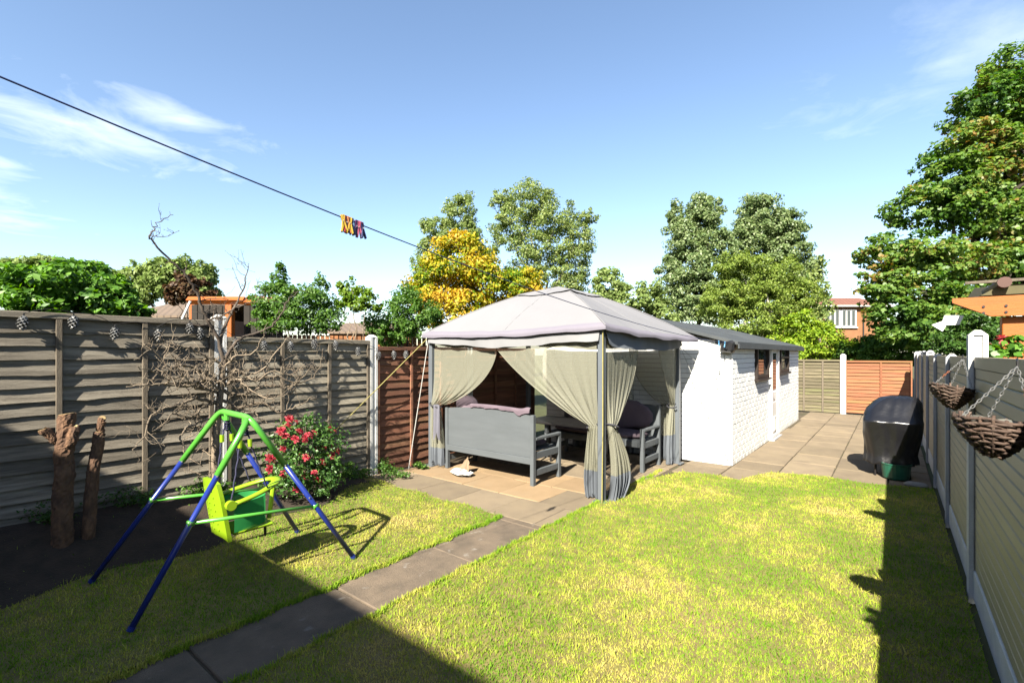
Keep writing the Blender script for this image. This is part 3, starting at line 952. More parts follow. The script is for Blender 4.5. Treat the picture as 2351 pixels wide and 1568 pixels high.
def curtain(post, far, z_tie, wtie, wbot, pw, seed, off, zb=.06, hem_z=.32, push=(0, 0), nf=7, z_top=1.86, amp=1., lie=.0, outp=.9, bag=.0):
    """a net curtain hung from the rail, gathered to its post by a tie"""
    px, py = post; fx, fy = far
    dx, dy = fx - px, fy - py
    L = math.hypot(dx, dy); dx /= L; dy /= L
    nx, ny = dy, -dx
    def pt(u, z):
        if z >= z_tie:
            q = (z_top - z) / (z_top - z_tie)
            wd = wtie + (1 - wtie) * max(0, 1 - q ** pw) ** outp
            A = (.002 + .032 * q ** 3.4) * amp * (.55 + .6 * abs(noise1(u * 4, seed + 1)))
            # folds fan out from the tie
            ph = (u + .05 * noise1(u * 5, seed)) * nf * 2 * math.pi
        else:
            q = (z_tie - z) / (z_tie - zb)
            wd = wtie + (wbot - wtie) * math.sin(min(1, q * 1.25) * math.pi / 2) * (1 - bag * max(0, (q - .72) / .28) ** 2)
            A = (.033 + .022 * q * (1 - q * .4)) * amp * (.6 + .6 * abs(noise1(u * 4, seed + 1)))
            ph = (u + .05 * noise1(u * 5, seed)) * nf * 2 * math.pi + .5 * math.sin(q * 3 + seed)
        s_ = u * wd * L
        # free edge runs a little low above the tie
        bz = 0
        k = A * (math.sin(ph + seed) + .45 * math.sin(2.3 * ph + seed * 2))
        pk = 0
        if z < z_tie:
            qq = (z_tie - z) / (z_tie - zb)
            pk = math.sin(qq * math.pi * .8)
        bunch = .05 * (1 if z < z_tie else max(0, (z_top - z) / (z_top - z_tie)) ** 4)
        o = off + k + bunch
        return (px + dx * s_ + nx * o + push[0] * pk, py + dy * s_ + ny * o + push[1] * pk, z + bz)
    zs = list(np.linspace(z_top, z_tie + .02, 26)) + list(np.linspace(z_tie, hem_z, 14))
    nu = 64
    V = [pt(i / nu, z) for z in zs for i in range(nu + 1)]
    F = [(j * (nu + 1) + i, j * (nu + 1) + i + 1, (j + 1) * (nu + 1) + i + 1, (j + 1) * (nu + 1) + i) for j in range(len(zs) - 1) for i in range(nu)]
    c = MB().add(V, F).build('curtain', M_sheer, gz, smooth=True)
    zs = list(np.linspace(hem_z, zb, 10))
    V = [pt(i / nu, z + (.03 * math.sin(i * .5 + seed) if k_ == len(zs) - 1 else 0)) for k_, z in enumerate(zs) for i in range(nu + 1)]
    F = [(j * (nu + 1) + i, j * (nu + 1) + i + 1, (j + 1) * (nu + 1) + i + 1, (j + 1) * (nu + 1) + i) for j in range(len(zs) - 1) for i in range(nu)]
    MB().add(V, F).build('hem_band', M_hem, c, smooth=True)
    # tie band
    pts = []
    for k_ in range(15):
        a = -math.pi * .15 + math.pi * 1.5 * k_ / 14
        s_ = wtie * L * (.5 - .56 * math.cos(a)); o = off + .05 + .085 * math.sin(a)
        pts.append((px + dx * s_ + nx * o, py + dy * s_ + ny * o, z_tie + .03 * math.cos(a)))
    MB().tube(pts, .011, 6).build('tie_band', M_tie, c, smooth=True)
    # edge piping
    zz = list(np.linspace(z_top, z_tie + .02, 26))
    MB().tube([pt(1.0, z) for z in zz], .006, 5).build('edge_piping', M_sheer, c, smooth=True)
    return c
lc = curtain((GX0 + .05, GY0), (GX0 + 1.30, GY0), .93, .14, .20, 2.1, 1.3, -.01, zb=.07, hem_z=.30, nf=6, outp=.75)
def drape(u, v):
    x = GX0 + .16 + .13 * u * (1 - .2 * v) + .03 * v
    return (x, GY0 - .10 - .025 * math.sin(u * 9 + v) - .02 * v, .95 - v * (.42 + .10 * math.sin(u * 7 + 1)))
MB().grid(drape, 26, 10).build('hanging_hem', M_hem2, lc, smooth=True)
curtain((GX1 - .05, GY0), (GX1 - 1.62, GY0), .86, .085, .125, 1.25, 2.1, -.03, zb=.05, hem_z=.34, nf=7, outp=.9, bag=.35)
curtain((GX1, GY0 + .06), (GX1, GY0 + .95), .86, .10, .46, 2.0, 3.3, .02, zb=.02, hem_z=.30, nf=7, push=(.05, 0), outp=.75, bag=.5)
curtain((GX1, GY1 - .05), (GX1, GY1 - .80), .90, .10, .30, 1.3, .7, .0, zb=.05, hem_z=.46, nf=6, outp=.9)
# the far side, drawn across behind the seats
curtain((GX1 - .06, GY1), (GX1 - .8, GY1), .90, .3, .35, 2.2, 5.1, .0, zb=.05, hem_z=.40, nf=6)
def flat_net(a, b_, z0, z1, seed):
    def f(u, v):
        x = a[0] + (b_[0] - a[0]) * u; y_ = a[1] + (b_[1] - a[1]) * u
        k = .03 * math.sin(u * 30 + seed) + .015 * math.sin(u * 71 + seed)
        L = math.hypot(b_[0] - a[0], b_[1] - a[1])
        return (x + k * (b_[1] - a[1]) / L, y_ - k * (b_[0] - a[0]) / L, z0 + (z1 - z0) * v)
    c = MB().grid(lambda u, v: f(u, .2 + .8 * v), 70, 8).build('curtain', M_sheer, gz, smooth=True)
    MB().grid(lambda u, v: f(u, .2 * v), 70, 3).build('hem_band', M_hem, c, smooth=True)
flat_net((GX1 - .75, GY1 + .02), (GX1 - 1.9, GY1 + .02), .05, 1.72, 1.)
# guy ropes
MB().tube([(GX1 + .04, GY0 - .05, 1.96), (GX1 + .05, GY0 - .07, .9), (GX1 + .05, GY0 - .09, .02)], .0065, 6).build('guy_rope', M_rope_y, gz)
fp = onX(768, 990, FX + .06)
MB().tube([(GX0 - .03, GY0 - .06, 1.93), tuple(fp)], .0062, 6).build('guy_rope', M_rope_y, gz)
MB().tube([(GX0 - .02, GY0 - .05, 1.90), (GX0 - .03, GY0 - .42, .02)], .006, 6).build('guy_rope', M_rope_w, gz)
MB().tube([(GX1 + .03, GY1 + .05, 1.80), (SX - .03, SY0 - .03, .04)], .004, 6).build('guy_rope', M_rope_w, gz)
MB().tube([(GX1 + .03, GY1 + .06, 1.80), (GX1 + .45, GY1 + .30, 1.32), (GX1 + .62, GY1 + .29, 0.95)], .0035, 6).build('guy_rope', M_rope_w, gz)

# ================================================================== BENCHES, TABLE, CUSHIONS
def bench(label, loc, rz, L, zt=.90):
    """sitter looks along local +y; the back board stands at y = 0"""
    t = thing('bench', label, 'bench', loc, rz, 'grey painted benches under the gazebo')
    n = 20
    prof = [(-L / 2 + .05 + (L - .10) * i / n, zt + .035 * math.sin(math.pi * i / n) ** .8) for i in range(n + 1)]
    MB().prism([(L / 2 - .05, .36), (-L / 2 + .05, .36)] + prof, 1, -.012, .012).build('backrest', M_bench, t)
    MB().box((0, -.004, .315), (L - .10, .045, .085), ch=.004).build('back_rail', M_bench, t)
    for sg in (-1, 1):
        MB().box((sg * (L / 2 - .025), 0, (zt + .01) / 2), (.055, .06, zt + .01), ch=.005).build('leg', M_bench, t)
        MB().box((sg * (L / 2 - .025), .60, .31), (.055, .06, .62), ch=.005).build('leg', M_bench, t)
        MB().box((sg * (L / 2 - .025), .31, .60), (.065, .56, .035), ch=.005).build('armrest', M_bench, t)
        MB().box((sg * (L / 2 - .025), .30, .38), (.04, .535, .09), ch=.005).build('seat_rail', M_bench, t)
        MB().box((sg * (L / 2 - .025), .30, .16), (.035, .535, .08), ch=.005).build('side_stretcher', M_bench, t)
    for k in range(5):
        MB().box((0, .09 + k * .115, .435), (L - .11, .10, .02), ch=.004).build('seat_slat', M_bench, t)
    MB().box((0, .60, .39), (L - .11, .03, .08), ch=.004).build('front_rail', M_bench, t)
    return t
BL = 1.62
bench('grey painted bench seen from behind with a solid back board', (-3.60 - BL / 2, 4.99, 0), R(0), BL)
bench('grey painted bench in the shade by the shed end wall', (-2.78 - .85, 7.12, 0), R(180), 1.7)
def pad(name, label, loc, size, rz=0, rot=None, seed=1, m=None, group=None):
    def f(rings):
        return rings
    lx, ly, lz = size
    rings = []
    nz_, na = 7, 28
    for j in range(nz_ + 1):
        a = -math.pi / 2 + math.pi * j / nz_
        k = math.cos(a) ** .45 if math.cos(a) > 1e-6 else 0.02
        ring = []
        for i in range(na):
            th = 2 * math.pi * i / na
            c, s_ = math.cos(th), math.sin(th)
            sq = (abs(c) ** 4 + abs(s_) ** 4) ** -.25
            w_ = 1 + .03 * noise1(th * 3, seed)
            ring.append((lx / 2 * c * sq * k * w_, ly / 2 * s_ * sq * k * w_, lz / 2 * math.sin(a) * (1 + .15 * noise1(th * 2 + j, seed + 2))))
        rings.append(ring)
    o = MB().loft(rings).build(name, m or M_cush, loc=loc, rz=rz, smooth=True)
    if rot: o.rotation_euler = rot
    return tag(o, label, 'cushion', group)
pad('seat_cushion', 'mauve seat cushion on the near grey bench', (-3.62 - BL / 2, 5.31, .49), (BL - .16, .52, .10), seed=3)
bc = pad('back_cushion', 'mauve back cushion standing against the near bench back', (-3.62 - BL / 2, 5.06, .73), (BL - .14, .10, .44), seed=5)
# cloth of the cushion lapping over the top of the board
def lap(u, v):
    x = -3.66 - (BL - .16) * u * .72
    zt = .915 + .035 * math.sin(math.pi * min(1, (x + 3.6 + BL) / BL)) ** .8
    drop = .03 + .045 * math.exp(-((u - .17) / .07) ** 2) + .012 * noise1(u * 12, 4)
    peak = .035 * math.exp(-((u - .03) / .08) ** 2)
    if v < .6: return (x, 5.02 - v / .6 * .06, zt + .03 + peak + .018 * math.sin(v / .6 * math.pi))
    return (x, 4.962 - .004, zt + .03 + peak * .4 - (v - .6) / .4 * drop)
MB().grid(lap, 40, 10).build('cushion_flap', M_cush, None, smooth=True)
flap = bpy.data.objects['cushion_flap']; flap.parent = bc; flap.matrix_parent_inverse = Matrix.Translation(-bc.location)
pad('scatter_cushion', 'round mauve cushion propped at the left end of the near bench', (-4.95, 5.16, .92), (.36, .16, .30), rot=(R(15), 0, R(8)), seed=8)
pad('seat_cushion', 'dark mauve seat cushion on the shaded far bench', (-3.63, 6.80, .49), (1.54, .52, .10), seed=11)
pad('back_cushion', 'dark mauve back cushion on the shaded far bench', (-3.63, 7.04, .74), (1.54, .11, .46), seed=13)
tbl = thing('garden_table', 'dark metal table between the two benches', 'table', (-3.75, 6.02, 0))
MB().box((0, 0, .70), (1.15, .70, .03), ch=.006).build('tabletop', M_dark, tbl)
for sx in (-1, 1):
    for sy in (-1, 1):
        MB().tube([(sx * .52, sy * .30, .69), (sx * .47, sy * .27, 0)], .018, 8).build('leg', M_dark, tbl)
    MB().tube([(sx * .50, -.29, .25), (sx * .50, .29, .25)], .012, 6).build('stretcher', M_dark, tbl)

# crumpled paper sack on the slabs
sk = thing('paper_sack', 'crumpled white paper sack with a brown inside on the tan slabs', 'sack', (-4.72, 4.80, .012), R(-14))
def sack_out(u, v):
    a = u * 2 * math.pi
    k = math.sin(math.pi * v) ** .55
    x = .21 * math.cos(a) * k + .016 * noise1(a * 3, v * 7); y_ = .13 * math.sin(a) * k + .012 * noise1(a * 4 + 1, v * 5)
    return (x, y_, .045 * v + .016 * noise1(a * 3 + v * 5, 2) + .016)
MB().grid(sack_out, 36, 8).build('bag', M_paper, sk)
def sack_flap(u, v):
    x = -.19 + .30 * u
    y_ = .07 + .05 * v + .03 * math.sin(u * 5)
    return (x + .04 * v * (1 - 2 * u), y_ + .02 * noise1(u * 8, 1) * v, .05 + v * (.17 * math.sin(math.pi * (.12 + .80 * u)) ** 1.2 + .01))
MB().grid(sack_flap, 20, 6).build('open_flap', M_kraft, sk)

# ================================================================== TODDLER SWING
sw = thing('toddler_swing', 'blue and green metal toddler swing with a lime plastic seat', 'swing', (0, 0, 0))
A, B, C, D = Vector((-3.62, .83, .02)), Vector((-4.62, .83, .02)), Vector((-4.40, 2.28, .02)), Vector((-3.48, 2.28, .02))
T1, T2 = Vector((-4.20, 1.54, 1.245)), Vector((-3.66, 1.54, 1.235))
def bend(p, c, q, n=6):
    return [p * (1 - t) ** 2 + c * 2 * t * (1 - t) + q * t * t for t in [i / n for i in range(n + 1)]]
for foot, top in ((A, T2), (B, T1), (C, T1), (D, T2)):
    k = foot.lerp(top, .70)
    o = MB().tube([foot, k], .0185, 12).build('leg', M_bluep, sw, smooth=True)
    MB().tube([foot, foot.lerp(k, .025)], .021, 10).build('foot_cap', M_bluep, o)
    for f_ in (.985, .66):
        p = foot.lerp(k, f_)
        MB().lathe([(.006, -.004), (.006, .004), (.003, .006)], 8, (p.x + .019, p.y - .006, p.z)).build('bolt', M_chain, o)
kB, kD, kA, kC = B.lerp(T1, .69), D.lerp(T2, .69), A.lerp(T2, .69), C.lerp(T1, .69)
pts = [kB] + bend(B.lerp(T1, .93), T1, T1.lerp(T2, .15)) + bend(T1.lerp(T2, .82), T2, D.lerp(T2, .93)) + [kD]
top = MB().tube(pts, .0225, 12).build('top_frame', M_greenp, sw, smooth=True)
MB().tube([kA, A.lerp(T2, .90), T2.lerp(T1, .06) + Vector((0, 0, -.01))], .0225, 12).build('upper_tube', M_greenp, sw, smooth=True)
MB().tube([kC, C.lerp(T1, .90), T1.lerp(T2, .06) + Vector((0, 0, -.01))], .0225, 12).build('upper_tube', M_greenp, sw, smooth=True)
for lo, hi_, top2 in ((A, D, T2), (B, C, T1)):
    p, q = lo.lerp(top2, .46), hi_.lerp(top2, .40)
    b = MB().tube([p, q], .0125, 8)
    for e in (p, q): b.tube([e + Vector((-.0, -.02, 0)), e + Vector((0, .02, 0))], .021, 10)
    b.build('side_rail', M_greenp, sw, smooth=True)
# seat
SC = Vector((-3.93, 1.60, 0))
st = MB()
def backplate(u, v):
    x = (u - .5) * .30 * (1 - .35 * max(0, v - .72) ** 1.2 * 2)
    z = .36 + .43 * v - (.03 * (abs(u - .5) * 2) ** 3)
    y_ = -.13 - .07 * v - .03 * math.cos((u - .5) * 3)
    return (SC.x + x, SC.y + y_, z)
n_ = 14
V = []; 
for off in (0, -.028):
    for j in range(n_ + 1):
        for i in range(n_ + 1):
            p = backplate(i / n_, j / n_); V.append((p[0], p[1] + off, p[2]))
m_ = (n_ + 1) ** 2
F = []
for j in range(n_):
    for i in range(n_):
        a = j * (n_ + 1) + i
        F.append((a, a + 1, a + n_ + 2, a + n_ + 1)); F.append((a + m_ + n_ + 1, a + m_ + n_ + 2, a + m_ + 1, a + m_))
for i in range(n_):
    for a, b in ((i, i + 1), (n_ * (n_ + 1) + i + 1, n_ * (n_ + 1) + i), ((i + 1) * (n_ + 1), i * (n_ + 1)), (i * (n_ + 1) + n_, (i + 1) * (n_ + 1) + n_)):
        F.append((a, b, b + m_, a + m_))
seat = MB().add(V, F).build('seat', M_lime, sw, smooth=False)
dots = MB()
for r_ in range(7):
    for c_ in range(3):
        p = backplate(.28 + .22 * c_, .12 + .115 * r_)
        dots.lathe([(.009, 0), (.010, .004)], 8, (p[0], p[1] - .030, p[2]))
MB().box((SC.x, SC.y + .03, .375), (.27, .30, .03), ch=.012).build('seat_base', M_lime, seat)
for r_ in range(7):
    for c_ in range(3):
        p = backplate(.28 + .22 * c_, .12 + .115 * r_)
        MB().tube([(p[0], p[1] - .0275, p[2]), (p[0], p[1] - .0315, p[2])], .0085, 8).build('back_stud', M_lime, seat)
ring = []
for i in range(29):
    a = math.pi * (-.5 + 2 * i / 28) if False else math.pi * i / 28
    ring.append((SC.x + .165 * math.cos(a) * (1.0 if 0 < i < 28 else 1.0), SC.y - .15 + .40 * math.sin(a) ** .8, .60 + .085 * math.sin(a)))
rb = MB()
rings = []
P_ = [Vector(p) for p in ring]
for i, p in enumerate(P_):
    t = (P_[min(i + 1, 28)] - P_[max(i - 1, 0)]).normalized()
    out_ = t.cross(Vector((0, 0, 1))).normalized()
    wd = .024 + .016 * math.sin(math.pi * i / 28) ** 2
    rings.append([p + out_ * wd * math.cos(a) + Vector((0, 0, 1)) * .017 * math.sin(a) for a in [2 * math.pi * k / 10 for k in range(10)]])
rb.loft(rings).build('safety_ring', M_lime, seat, smooth=True)
for sg in (-1, 1):
    MB().tube([(SC.x + sg * .15, SC.y - .15, .60), (SC.x + sg * .19, SC.y - .15, .60)], .035, 12).build('hinge_boss', M_lime, seat)
MB().grid(lambda u, v: (SC.x + .155 * math.cos(math.pi * u), SC.y - .12 + .28 * math.sin(math.pi * u) ** .7, .39 + .21 * v), 24, 4).build('mesh_side', M_mesh, seat, smooth=True)
MB().tube([(SC.x, SC.y + .235, .64), (SC.x, SC.y + .20, .38)], .018, 8).build('crotch_bar', M_lime, seat)
MB().box((SC.x, SC.y + .17, .32), (.03, .008, .14)).build('strap', M_black, seat)
for tp, sg in ((T1.lerp(T2, .25), -1), (T1.lerp(T2, .85), 1)):
    for k, end in enumerate(((SC.x + sg * .15, SC.y - .14, .60), (SC.x + sg * .15, SC.y + .12, .665))):
        mid_ = tp + Vector((sg * .0, -.035 + .07 * k, -.20))
        pts = []
        a_, b_, c_ = tp + Vector((0, 0, -.02)), mid_, Vector(end)
        pth = [a_, b_, c_]
        for s_ in range(2):
            for i in range(12):
                pts.append(pth[s_].lerp(pth[s_ + 1], i / 12))
        pts.append(c_)
        pts = [p + Vector((.003 * math.sin(i * 2.1), .003 * math.cos(i * 2.1), 0)) for i, p in enumerate(pts)]
        ro = MB().tube(pts, .0062, 6).build('rope', M_rope_n, sw, smooth=True)
        MB().tube([mid_ + Vector((0, 0, .03)), mid_ + Vector((0, 0, -.025))], .016, 10).build('rope_adjuster', M_lime, ro)
    MB().tube([tp + Vector((0, 0, -.01)), tp + Vector((0, 0, -.06))], .022, 10).build('hanger', M_greenp, sw)
    kn = MB()
    kn.tube([tp + Vector((.018 * math.cos(a * 2.3), .018 * math.sin(a * 2.3), -.05 - .006 * a)) for a in range(16)], .008, 6)
    kn.build('rope_knot', M_rope_n, sw, smooth=True)

# ================================================================== BARBECUE UNDER A COVER
bq = thing('covered_barbecue', 'barbecue under a crumpled black plastic cover by the right fence', 'barbecue', (-.01, 8.52, 0))
bq.scale = (.93, .93, .97)
def cov(z, hx, hy, cx, cy, p, fold, seed):
    ring = []
    n = 72
    for i in range(n):
        a = 2 * math.pi * i / n
        c, s_ = math.cos(a), math.sin(a)
        k = (abs(c) ** p + abs(s_) ** p) ** (-1 / p)
        f = 1 + fold * (.6 * noise1(a * 4 + z * 2, seed) + .4 * math.sin(a * 17 + z * 3))
        cr = .010 * abs(math.sin(a * 5 + z * 9 + 2 * noise1(z * 6 + a, 3))) + .006 * noise1(a * 9 + z * 14, 5)
        ring.append((cx + (hx * k * f - cr) * c, cy + (hy * k * f - cr) * s_, z + .03 * fold * 10 * noise1(a * 3, seed) + .006 * noise1(a * 5 + z * 3, 8)))
    return ring
rings = [cov(.20, .33, .27, -.02, -.02, 2.6, .10, 1), cov(.24, .325, .265, -.02, -.02, 2.6, .10, 1), cov(.32, .31, .255, -.02, -.02, 2.6, .07, 1), cov(.44, .325, .27, -.01, -.02, 3.0, .045, 1),
         cov(.60, .345, .30, 0, -.02, 3.8, .03, 1), cov(.76, .355, .33, 0, -.03, 4.6, .014, 1), cov(.80, .357, .335, 0, -.03, 4.8, .008, 1), cov(.815, .35, .325, 0, -.025, 4.8, .008, 1),
         cov(.88, .35, .30, .005, .02, 3.6, .014, 2), cov(.97, .335, .25, .025, .06, 3.0, .02, 2), cov(1.06, .285, .19, .06, .09, 2.8, .022, 2), cov(1.115, .225, .13, .08, .11, 2.6, .02, 2), cov(1.14, .13, .06, .09, .12, 2.2, .01, 2), cov(1.145, .02, .01, .09, .12, 2, 0, 2)]
fine = []
for a_, b_ in zip(rings[:-1], rings[1:]):
    for q in range(2):
        fine.append([tuple(Vector(p_).lerp(Vector(q_), q / 2)) for p_, q_ in zip(a_, b_)])
fine.append(rings[-1])
MB().loft(fine).build('cover', M_cover, bq, smooth=True)
for sx in (-.20, .20):
    for sy in (-.12, .14):
        MB().tube([(sx, sy, 0), (sx, sy, .3)], .014, 8).build('leg', M_dark, bq)
tub = MB().lathe([(.13, 0), (.145, .02), (.165, .19), (.172, .20), (.172, .215), (.16, .215), (.14, .03)], 24)
tag(tub.build('green_tub', M_greenbin, loc=(.03, 8.32, .01), smooth=False), 'small green plastic tub under the covered barbecue', 'tub')
sb = MB().lathe([(.03, 0), (.09, .005), (.11, .035), (.08, .07), (.02, .082)], 12)
so_ = sb.build('stone', M_stone, loc=(.23, 8.0, .0), smooth=True)
so_.scale = (1.2, .8, .8)
tag(so_, 'pale rounded stone at the foot of the right fence', 'stone')

# ================================================================== HANGING BASKETS
def basket(label, c, r, tilt, hook, seed, lining):
    t = thing('hanging_basket', label, 'hanging basket', c, R(38), 'wicker hanging baskets on the right fence')
    rnd = random.Random(seed)
    H = .135
    n = 13
    # woven rods: wavy rings from rim to tip
    for k in range(n):
        f = k / (n - 1)
        rr = r * (1 - f ** 1.7 * .78)
        z = -H * f
        pts = []
        ph = rnd.random() * 6
        for i in range(40):
            a = 2 * math.pi * i / 40
            wv = .0045 * math.sin(a * 10 + (math.pi if k % 2 else 0)) + .004 * noise1(a * 3, k + seed)
            pts.append(((rr + wv) * math.cos(a), (rr + wv) * math.sin(a), z + .007 * noise1(a * 2 + ph, k) + tilt * math.cos(a) * r * (1 - f * .5)))
        MB().tube(pts, .0066, 6, closed=True).build('woven_ring', M_wick, t, smooth=True)
    st_ = []
    for i in range(20):
        a = 2 * math.pi * (i + .5) / 20
        pts = []
        for k in range(n):
            f = k / (n - 1)
            rr = r * (1 - f ** 1.7 * .78) + .004 * (-1) ** (k + i)
            pts.append((rr * math.cos(a), rr * math.sin(a), -H * f + tilt * math.cos(a) * r * (1 - f * .5)))
        pts.insert(0, (r * math.cos(a), r * math.sin(a), .018 * rnd.random() + .006 + tilt * math.cos(a) * r))
        MB().tube(pts, .006, 5).build('stake', M_wick, t, smooth=True)
    lb = MB()
    rings = []
    for k in range(8):
        f = k / 7
        rr = (r - .016) * (1 - f ** 1.7 * .80)
        rings.append([(rr * math.cos(a), rr * math.sin(a), -H * f * .93 + .010 * (1 - f) * math.sin(a * 4) + tilt * math.cos(a) * r * (1 - f * .5) + .004) for a in [2 * math.pi * i / 28 for i in range(28)]])
    lb.loft(rings, cap=False)
    lb.add(rings[-1], [tuple(range(28))])
    lb.build('liner', M_liner, t, smooth=True)
    # chains of single links
    hk = Matrix.Rotation(-R(38), 3, 'Z') @ (Vector(hook) - Vector(c))
    for ci, ang in enumerate((175, 55, -65)):
        a = R(ang)
        e = Vector((r * math.cos(a), r * math.sin(a), tilt * math.cos(a) * r))
        d = hk - e
        nl = max(4, int(d.length / .0155))
        cm = MB(); cr = MB()
        for j in range(nl):
            p = e + d * ((j + .5) / nl)
            dn = d.normalized()
            sd = dn.orthogonal().normalized()
            sd = (Matrix.Rotation(R(90) * (j % 2), 3, dn) @ sd)
            lk = [p + dn * (.0105 * math.cos(q)) + sd * (.0045 * math.sin(q)) for q in [2 * math.pi * i / 8 for i in range(8)]]
            rusty = (ci == 2 and j < nl * .55) if seed == 1 else (ci == 0 and nl * .25 < j < nl * .5)
            (cr if rusty else cm).tube(lk, .0016, 4, closed=True)
        cm.build('chain', M_chain, t)
        if cr.V: cr.build('rusty_chain', M_rust, t)
    hb = MB().tube([hk + Vector((0, 0, .0)), hk + Vector((.0, 0, .02)), hk + Vector((.02, .02, .03))], .004, 6)
    hb.build('hook', M_dark, t)
    return t
basket('near wicker hanging basket with a grey liner at the right edge', (.305, 2.62, 1.44), .115, -.12, (.375, 2.66, 1.65), 1, True)
basket('farther wicker hanging basket beside the tall pointed post', (.32, 4.54, 1.46), .115, -.22, (.385, 4.62, 1.66), 2, True)

# ================================================================== FOLIAGE HELPERS
LEAF = {
    'oval': (np.array([[0, 0, 0], [.5, .0, .08], [0, 0, .0], [-.5, .0, .08]]), None),
}
def leaf_template(kind):
    """points in (side, along, up) of a unit leaf and its triangles"""
    if kind == 'oval':
        P = np.array([[0, -.5, 0], [.27, -.05, .07], [0, .5, -.05], [-.27, -.05, .07], [0, 0, 0]])
        T = np.array([[0, 1, 4], [1, 2, 4], [2, 3, 4], [3, 0, 4]])
    elif kind == 'small':
        P = np.array([[0, -.5, 0], [.32, 0, .06], [0, .5, 0], [-.32, 0, .06]])
        T = np.array([[0, 1, 2], [0, 2, 3]])
    elif kind == 'lobed':
        P = np.array([[0, -.45, 0], [.30, -.30, .03], [.50, .05, -.05], [.24, .12, .05], [0, .55, -.06], [-.24, .12, .05], [-.50, .05, -.05], [-.30, -.30, .03]])
        T = np.array([[0, 1, 3], [1, 2, 3], [0, 3, 4], [0, 4, 5], [0, 5, 7], [5, 6, 7]])
    return P, T
def leaves(centres, size, kind, outward=None, up=.5, jitter=1.0, droop=0.):
    n = len(centres)
    P, T = leaf_template(kind)
    nrm = RNG.normal(0, 1, (n, 3)) * jitter + np.array([0, 0, up])
    if outward is not None: nrm = nrm + outward
    nrm /= np.linalg.norm(nrm, axis=1)[:, None] + 1e-9
    al = RNG.normal(0, 1, (n, 3)) + np.array([0, 0, -droop])
    al -= nrm * (al * nrm).sum(1)[:, None]
    al /= np.linalg.norm(al, axis=1)[:, None] + 1e-9
    sd = np.cross(al, nrm)
    s = size * RNG.uniform(.65, 1.25, n)
    V = centres[:, None, :] + (sd[:, None, :] * P[None, :, 0:1] + al[:, None, :] * P[None, :, 1:2] + nrm[:, None, :] * P[None, :, 2:3]) * s[:, None, None]
    F = (np.arange(n)[:, None, None] * len(P) + T[None]).reshape(-1, 3)
    return V.reshape(-1, 3), F
def clump_points(blobs, n, sub=26, sr=.30, shell=.55):
    """blobs: (centre, (rx, ry, rz)); leaves gather in small clumps spread through each blob"""
    vol = np.array([b[1][0] * b[1][2] for b in blobs], float)
    cnt = np.maximum(20, (n * vol / vol.sum()).astype(int))
    C = []; O = []
    for (c, r), k in zip(blobs, cnt):
        c = np.array(c, float); r = np.array(r, float)
        ns = max(4, int(sub))
        d = RNG.normal(0, 1, (ns, 3)); d /= np.linalg.norm(d, axis=1)[:, None]
        rad = shell + (1 - shell) * RNG.uniform(0, 1, ns) ** .5
        cc = c + d * r * rad[:, None]
        wgt = RNG.uniform(.4, 1.6, ns); wgt /= wgt.sum()
        idx = RNG.choice(ns, k, p=wgt)
        g = RNG.normal(0, 1, (k, 3))
        g /= (np.linalg.norm(g, axis=1)[:, None] + 1e-9)
        g *= (RNG.uniform(0, 1, k) ** .45)[:, None]
        szz = RNG.uniform(.7, 1.3, ns)[idx][:, None]
        p = cc[idx] + g * r * sr * szz * np.array([1.15, 1.15, .85])
        C.append(p)
        o = (p - c) / r
        O.append(o / (np.linalg.norm(o, axis=1)[:, None] + 1e-9) * .5 + g * .7)
    return np.concatenate(C), np.concatenate(O)
def foliage(parent, name, blobs, n, size, kind, m, sub=26, sr=.30, shell=.5, up=.5, droop=.3, jitter=.7):
    c, o = clump_points(blobs, n, sub, sr, shell)
    keep = c[:, 2] > .02
    c, o = c[keep], o[keep]
    V, F = leaves(c, size, kind, o, up, jitter, droop)
    me = npmesh(name, V, F, m)
    return place(name, me, parent)
def limbs(parent, base, tops, r0, m, seed=1, name='trunk', branch=True):
    """tapered trunk from base to a fork, then a limb to each blob centre"""
    rnd = random.Random(seed)
    base = Vector(base)
    mean = sum((Vector(t) for t in tops), Vector()) / len(tops)
    fork = base.lerp(mean, .45); fork.z = base.z + (mean.z - base.z) * .5
    def path(a, b, n, wob):
        return [a.lerp(b, i / n) + Vector((rnd.gauss(0, wob), rnd.gauss(0, wob), 0)) * (0 if i in (0, n) else 1) for i in range(n + 1)]
    L = (fork - base).length
    p = path(base, fork, 6, L * .02)
    MB().tube(p, [r0 * (1 - .4 * i / 6) for i in range(7)], 9).build(name, m, parent, smooth=True)
    if branch:
        for t in tops:
            t = Vector(t)
            q = path(fork, t, 6, (t - fork).length * .05)
            MB().tube(q, [r0 * .5 * (1 - .85 * i / 6) for i in range(7)], 6).build('branch', m, parent, smooth=True)
def blob(u, v, ru, rv, d, dd=None):
    """an ellipsoid measured as a spot of the picture at distance d"""
    return (tuple(W(u, v, d)), (ru / FOC * d, (dd or ru / FOC * d), rv / FOC * d))
def tree(name, label, cat, spots, n, size, kind, m, mt=None, r0=.12, base=None, sub=26, sr=.30, shell=.5, up=.5, droop=.3, seed=1, branch=True, group=None, jitter=.7):
    bl = [blob(*s_) for s_ in spots]
    c = np.mean([np.array(b[0]) for b in bl], axis=0)
    bx, by = (base if base is not None else (c[0], c[1]))
    t = thing(name, label, cat, (bx, by, 0), 0, group)
    bl = [((b[0][0] - bx, b[0][1] - by, b[0][2]), b[1]) for b in bl]
    foliage(t, 'crown', bl, n, size, kind, m, sub, sr, shell, up, droop, jitter)
    if mt: limbs(t, (0, 0, -.1), [b[0] for b in bl], r0, mt, seed, branch=branch)
    return t
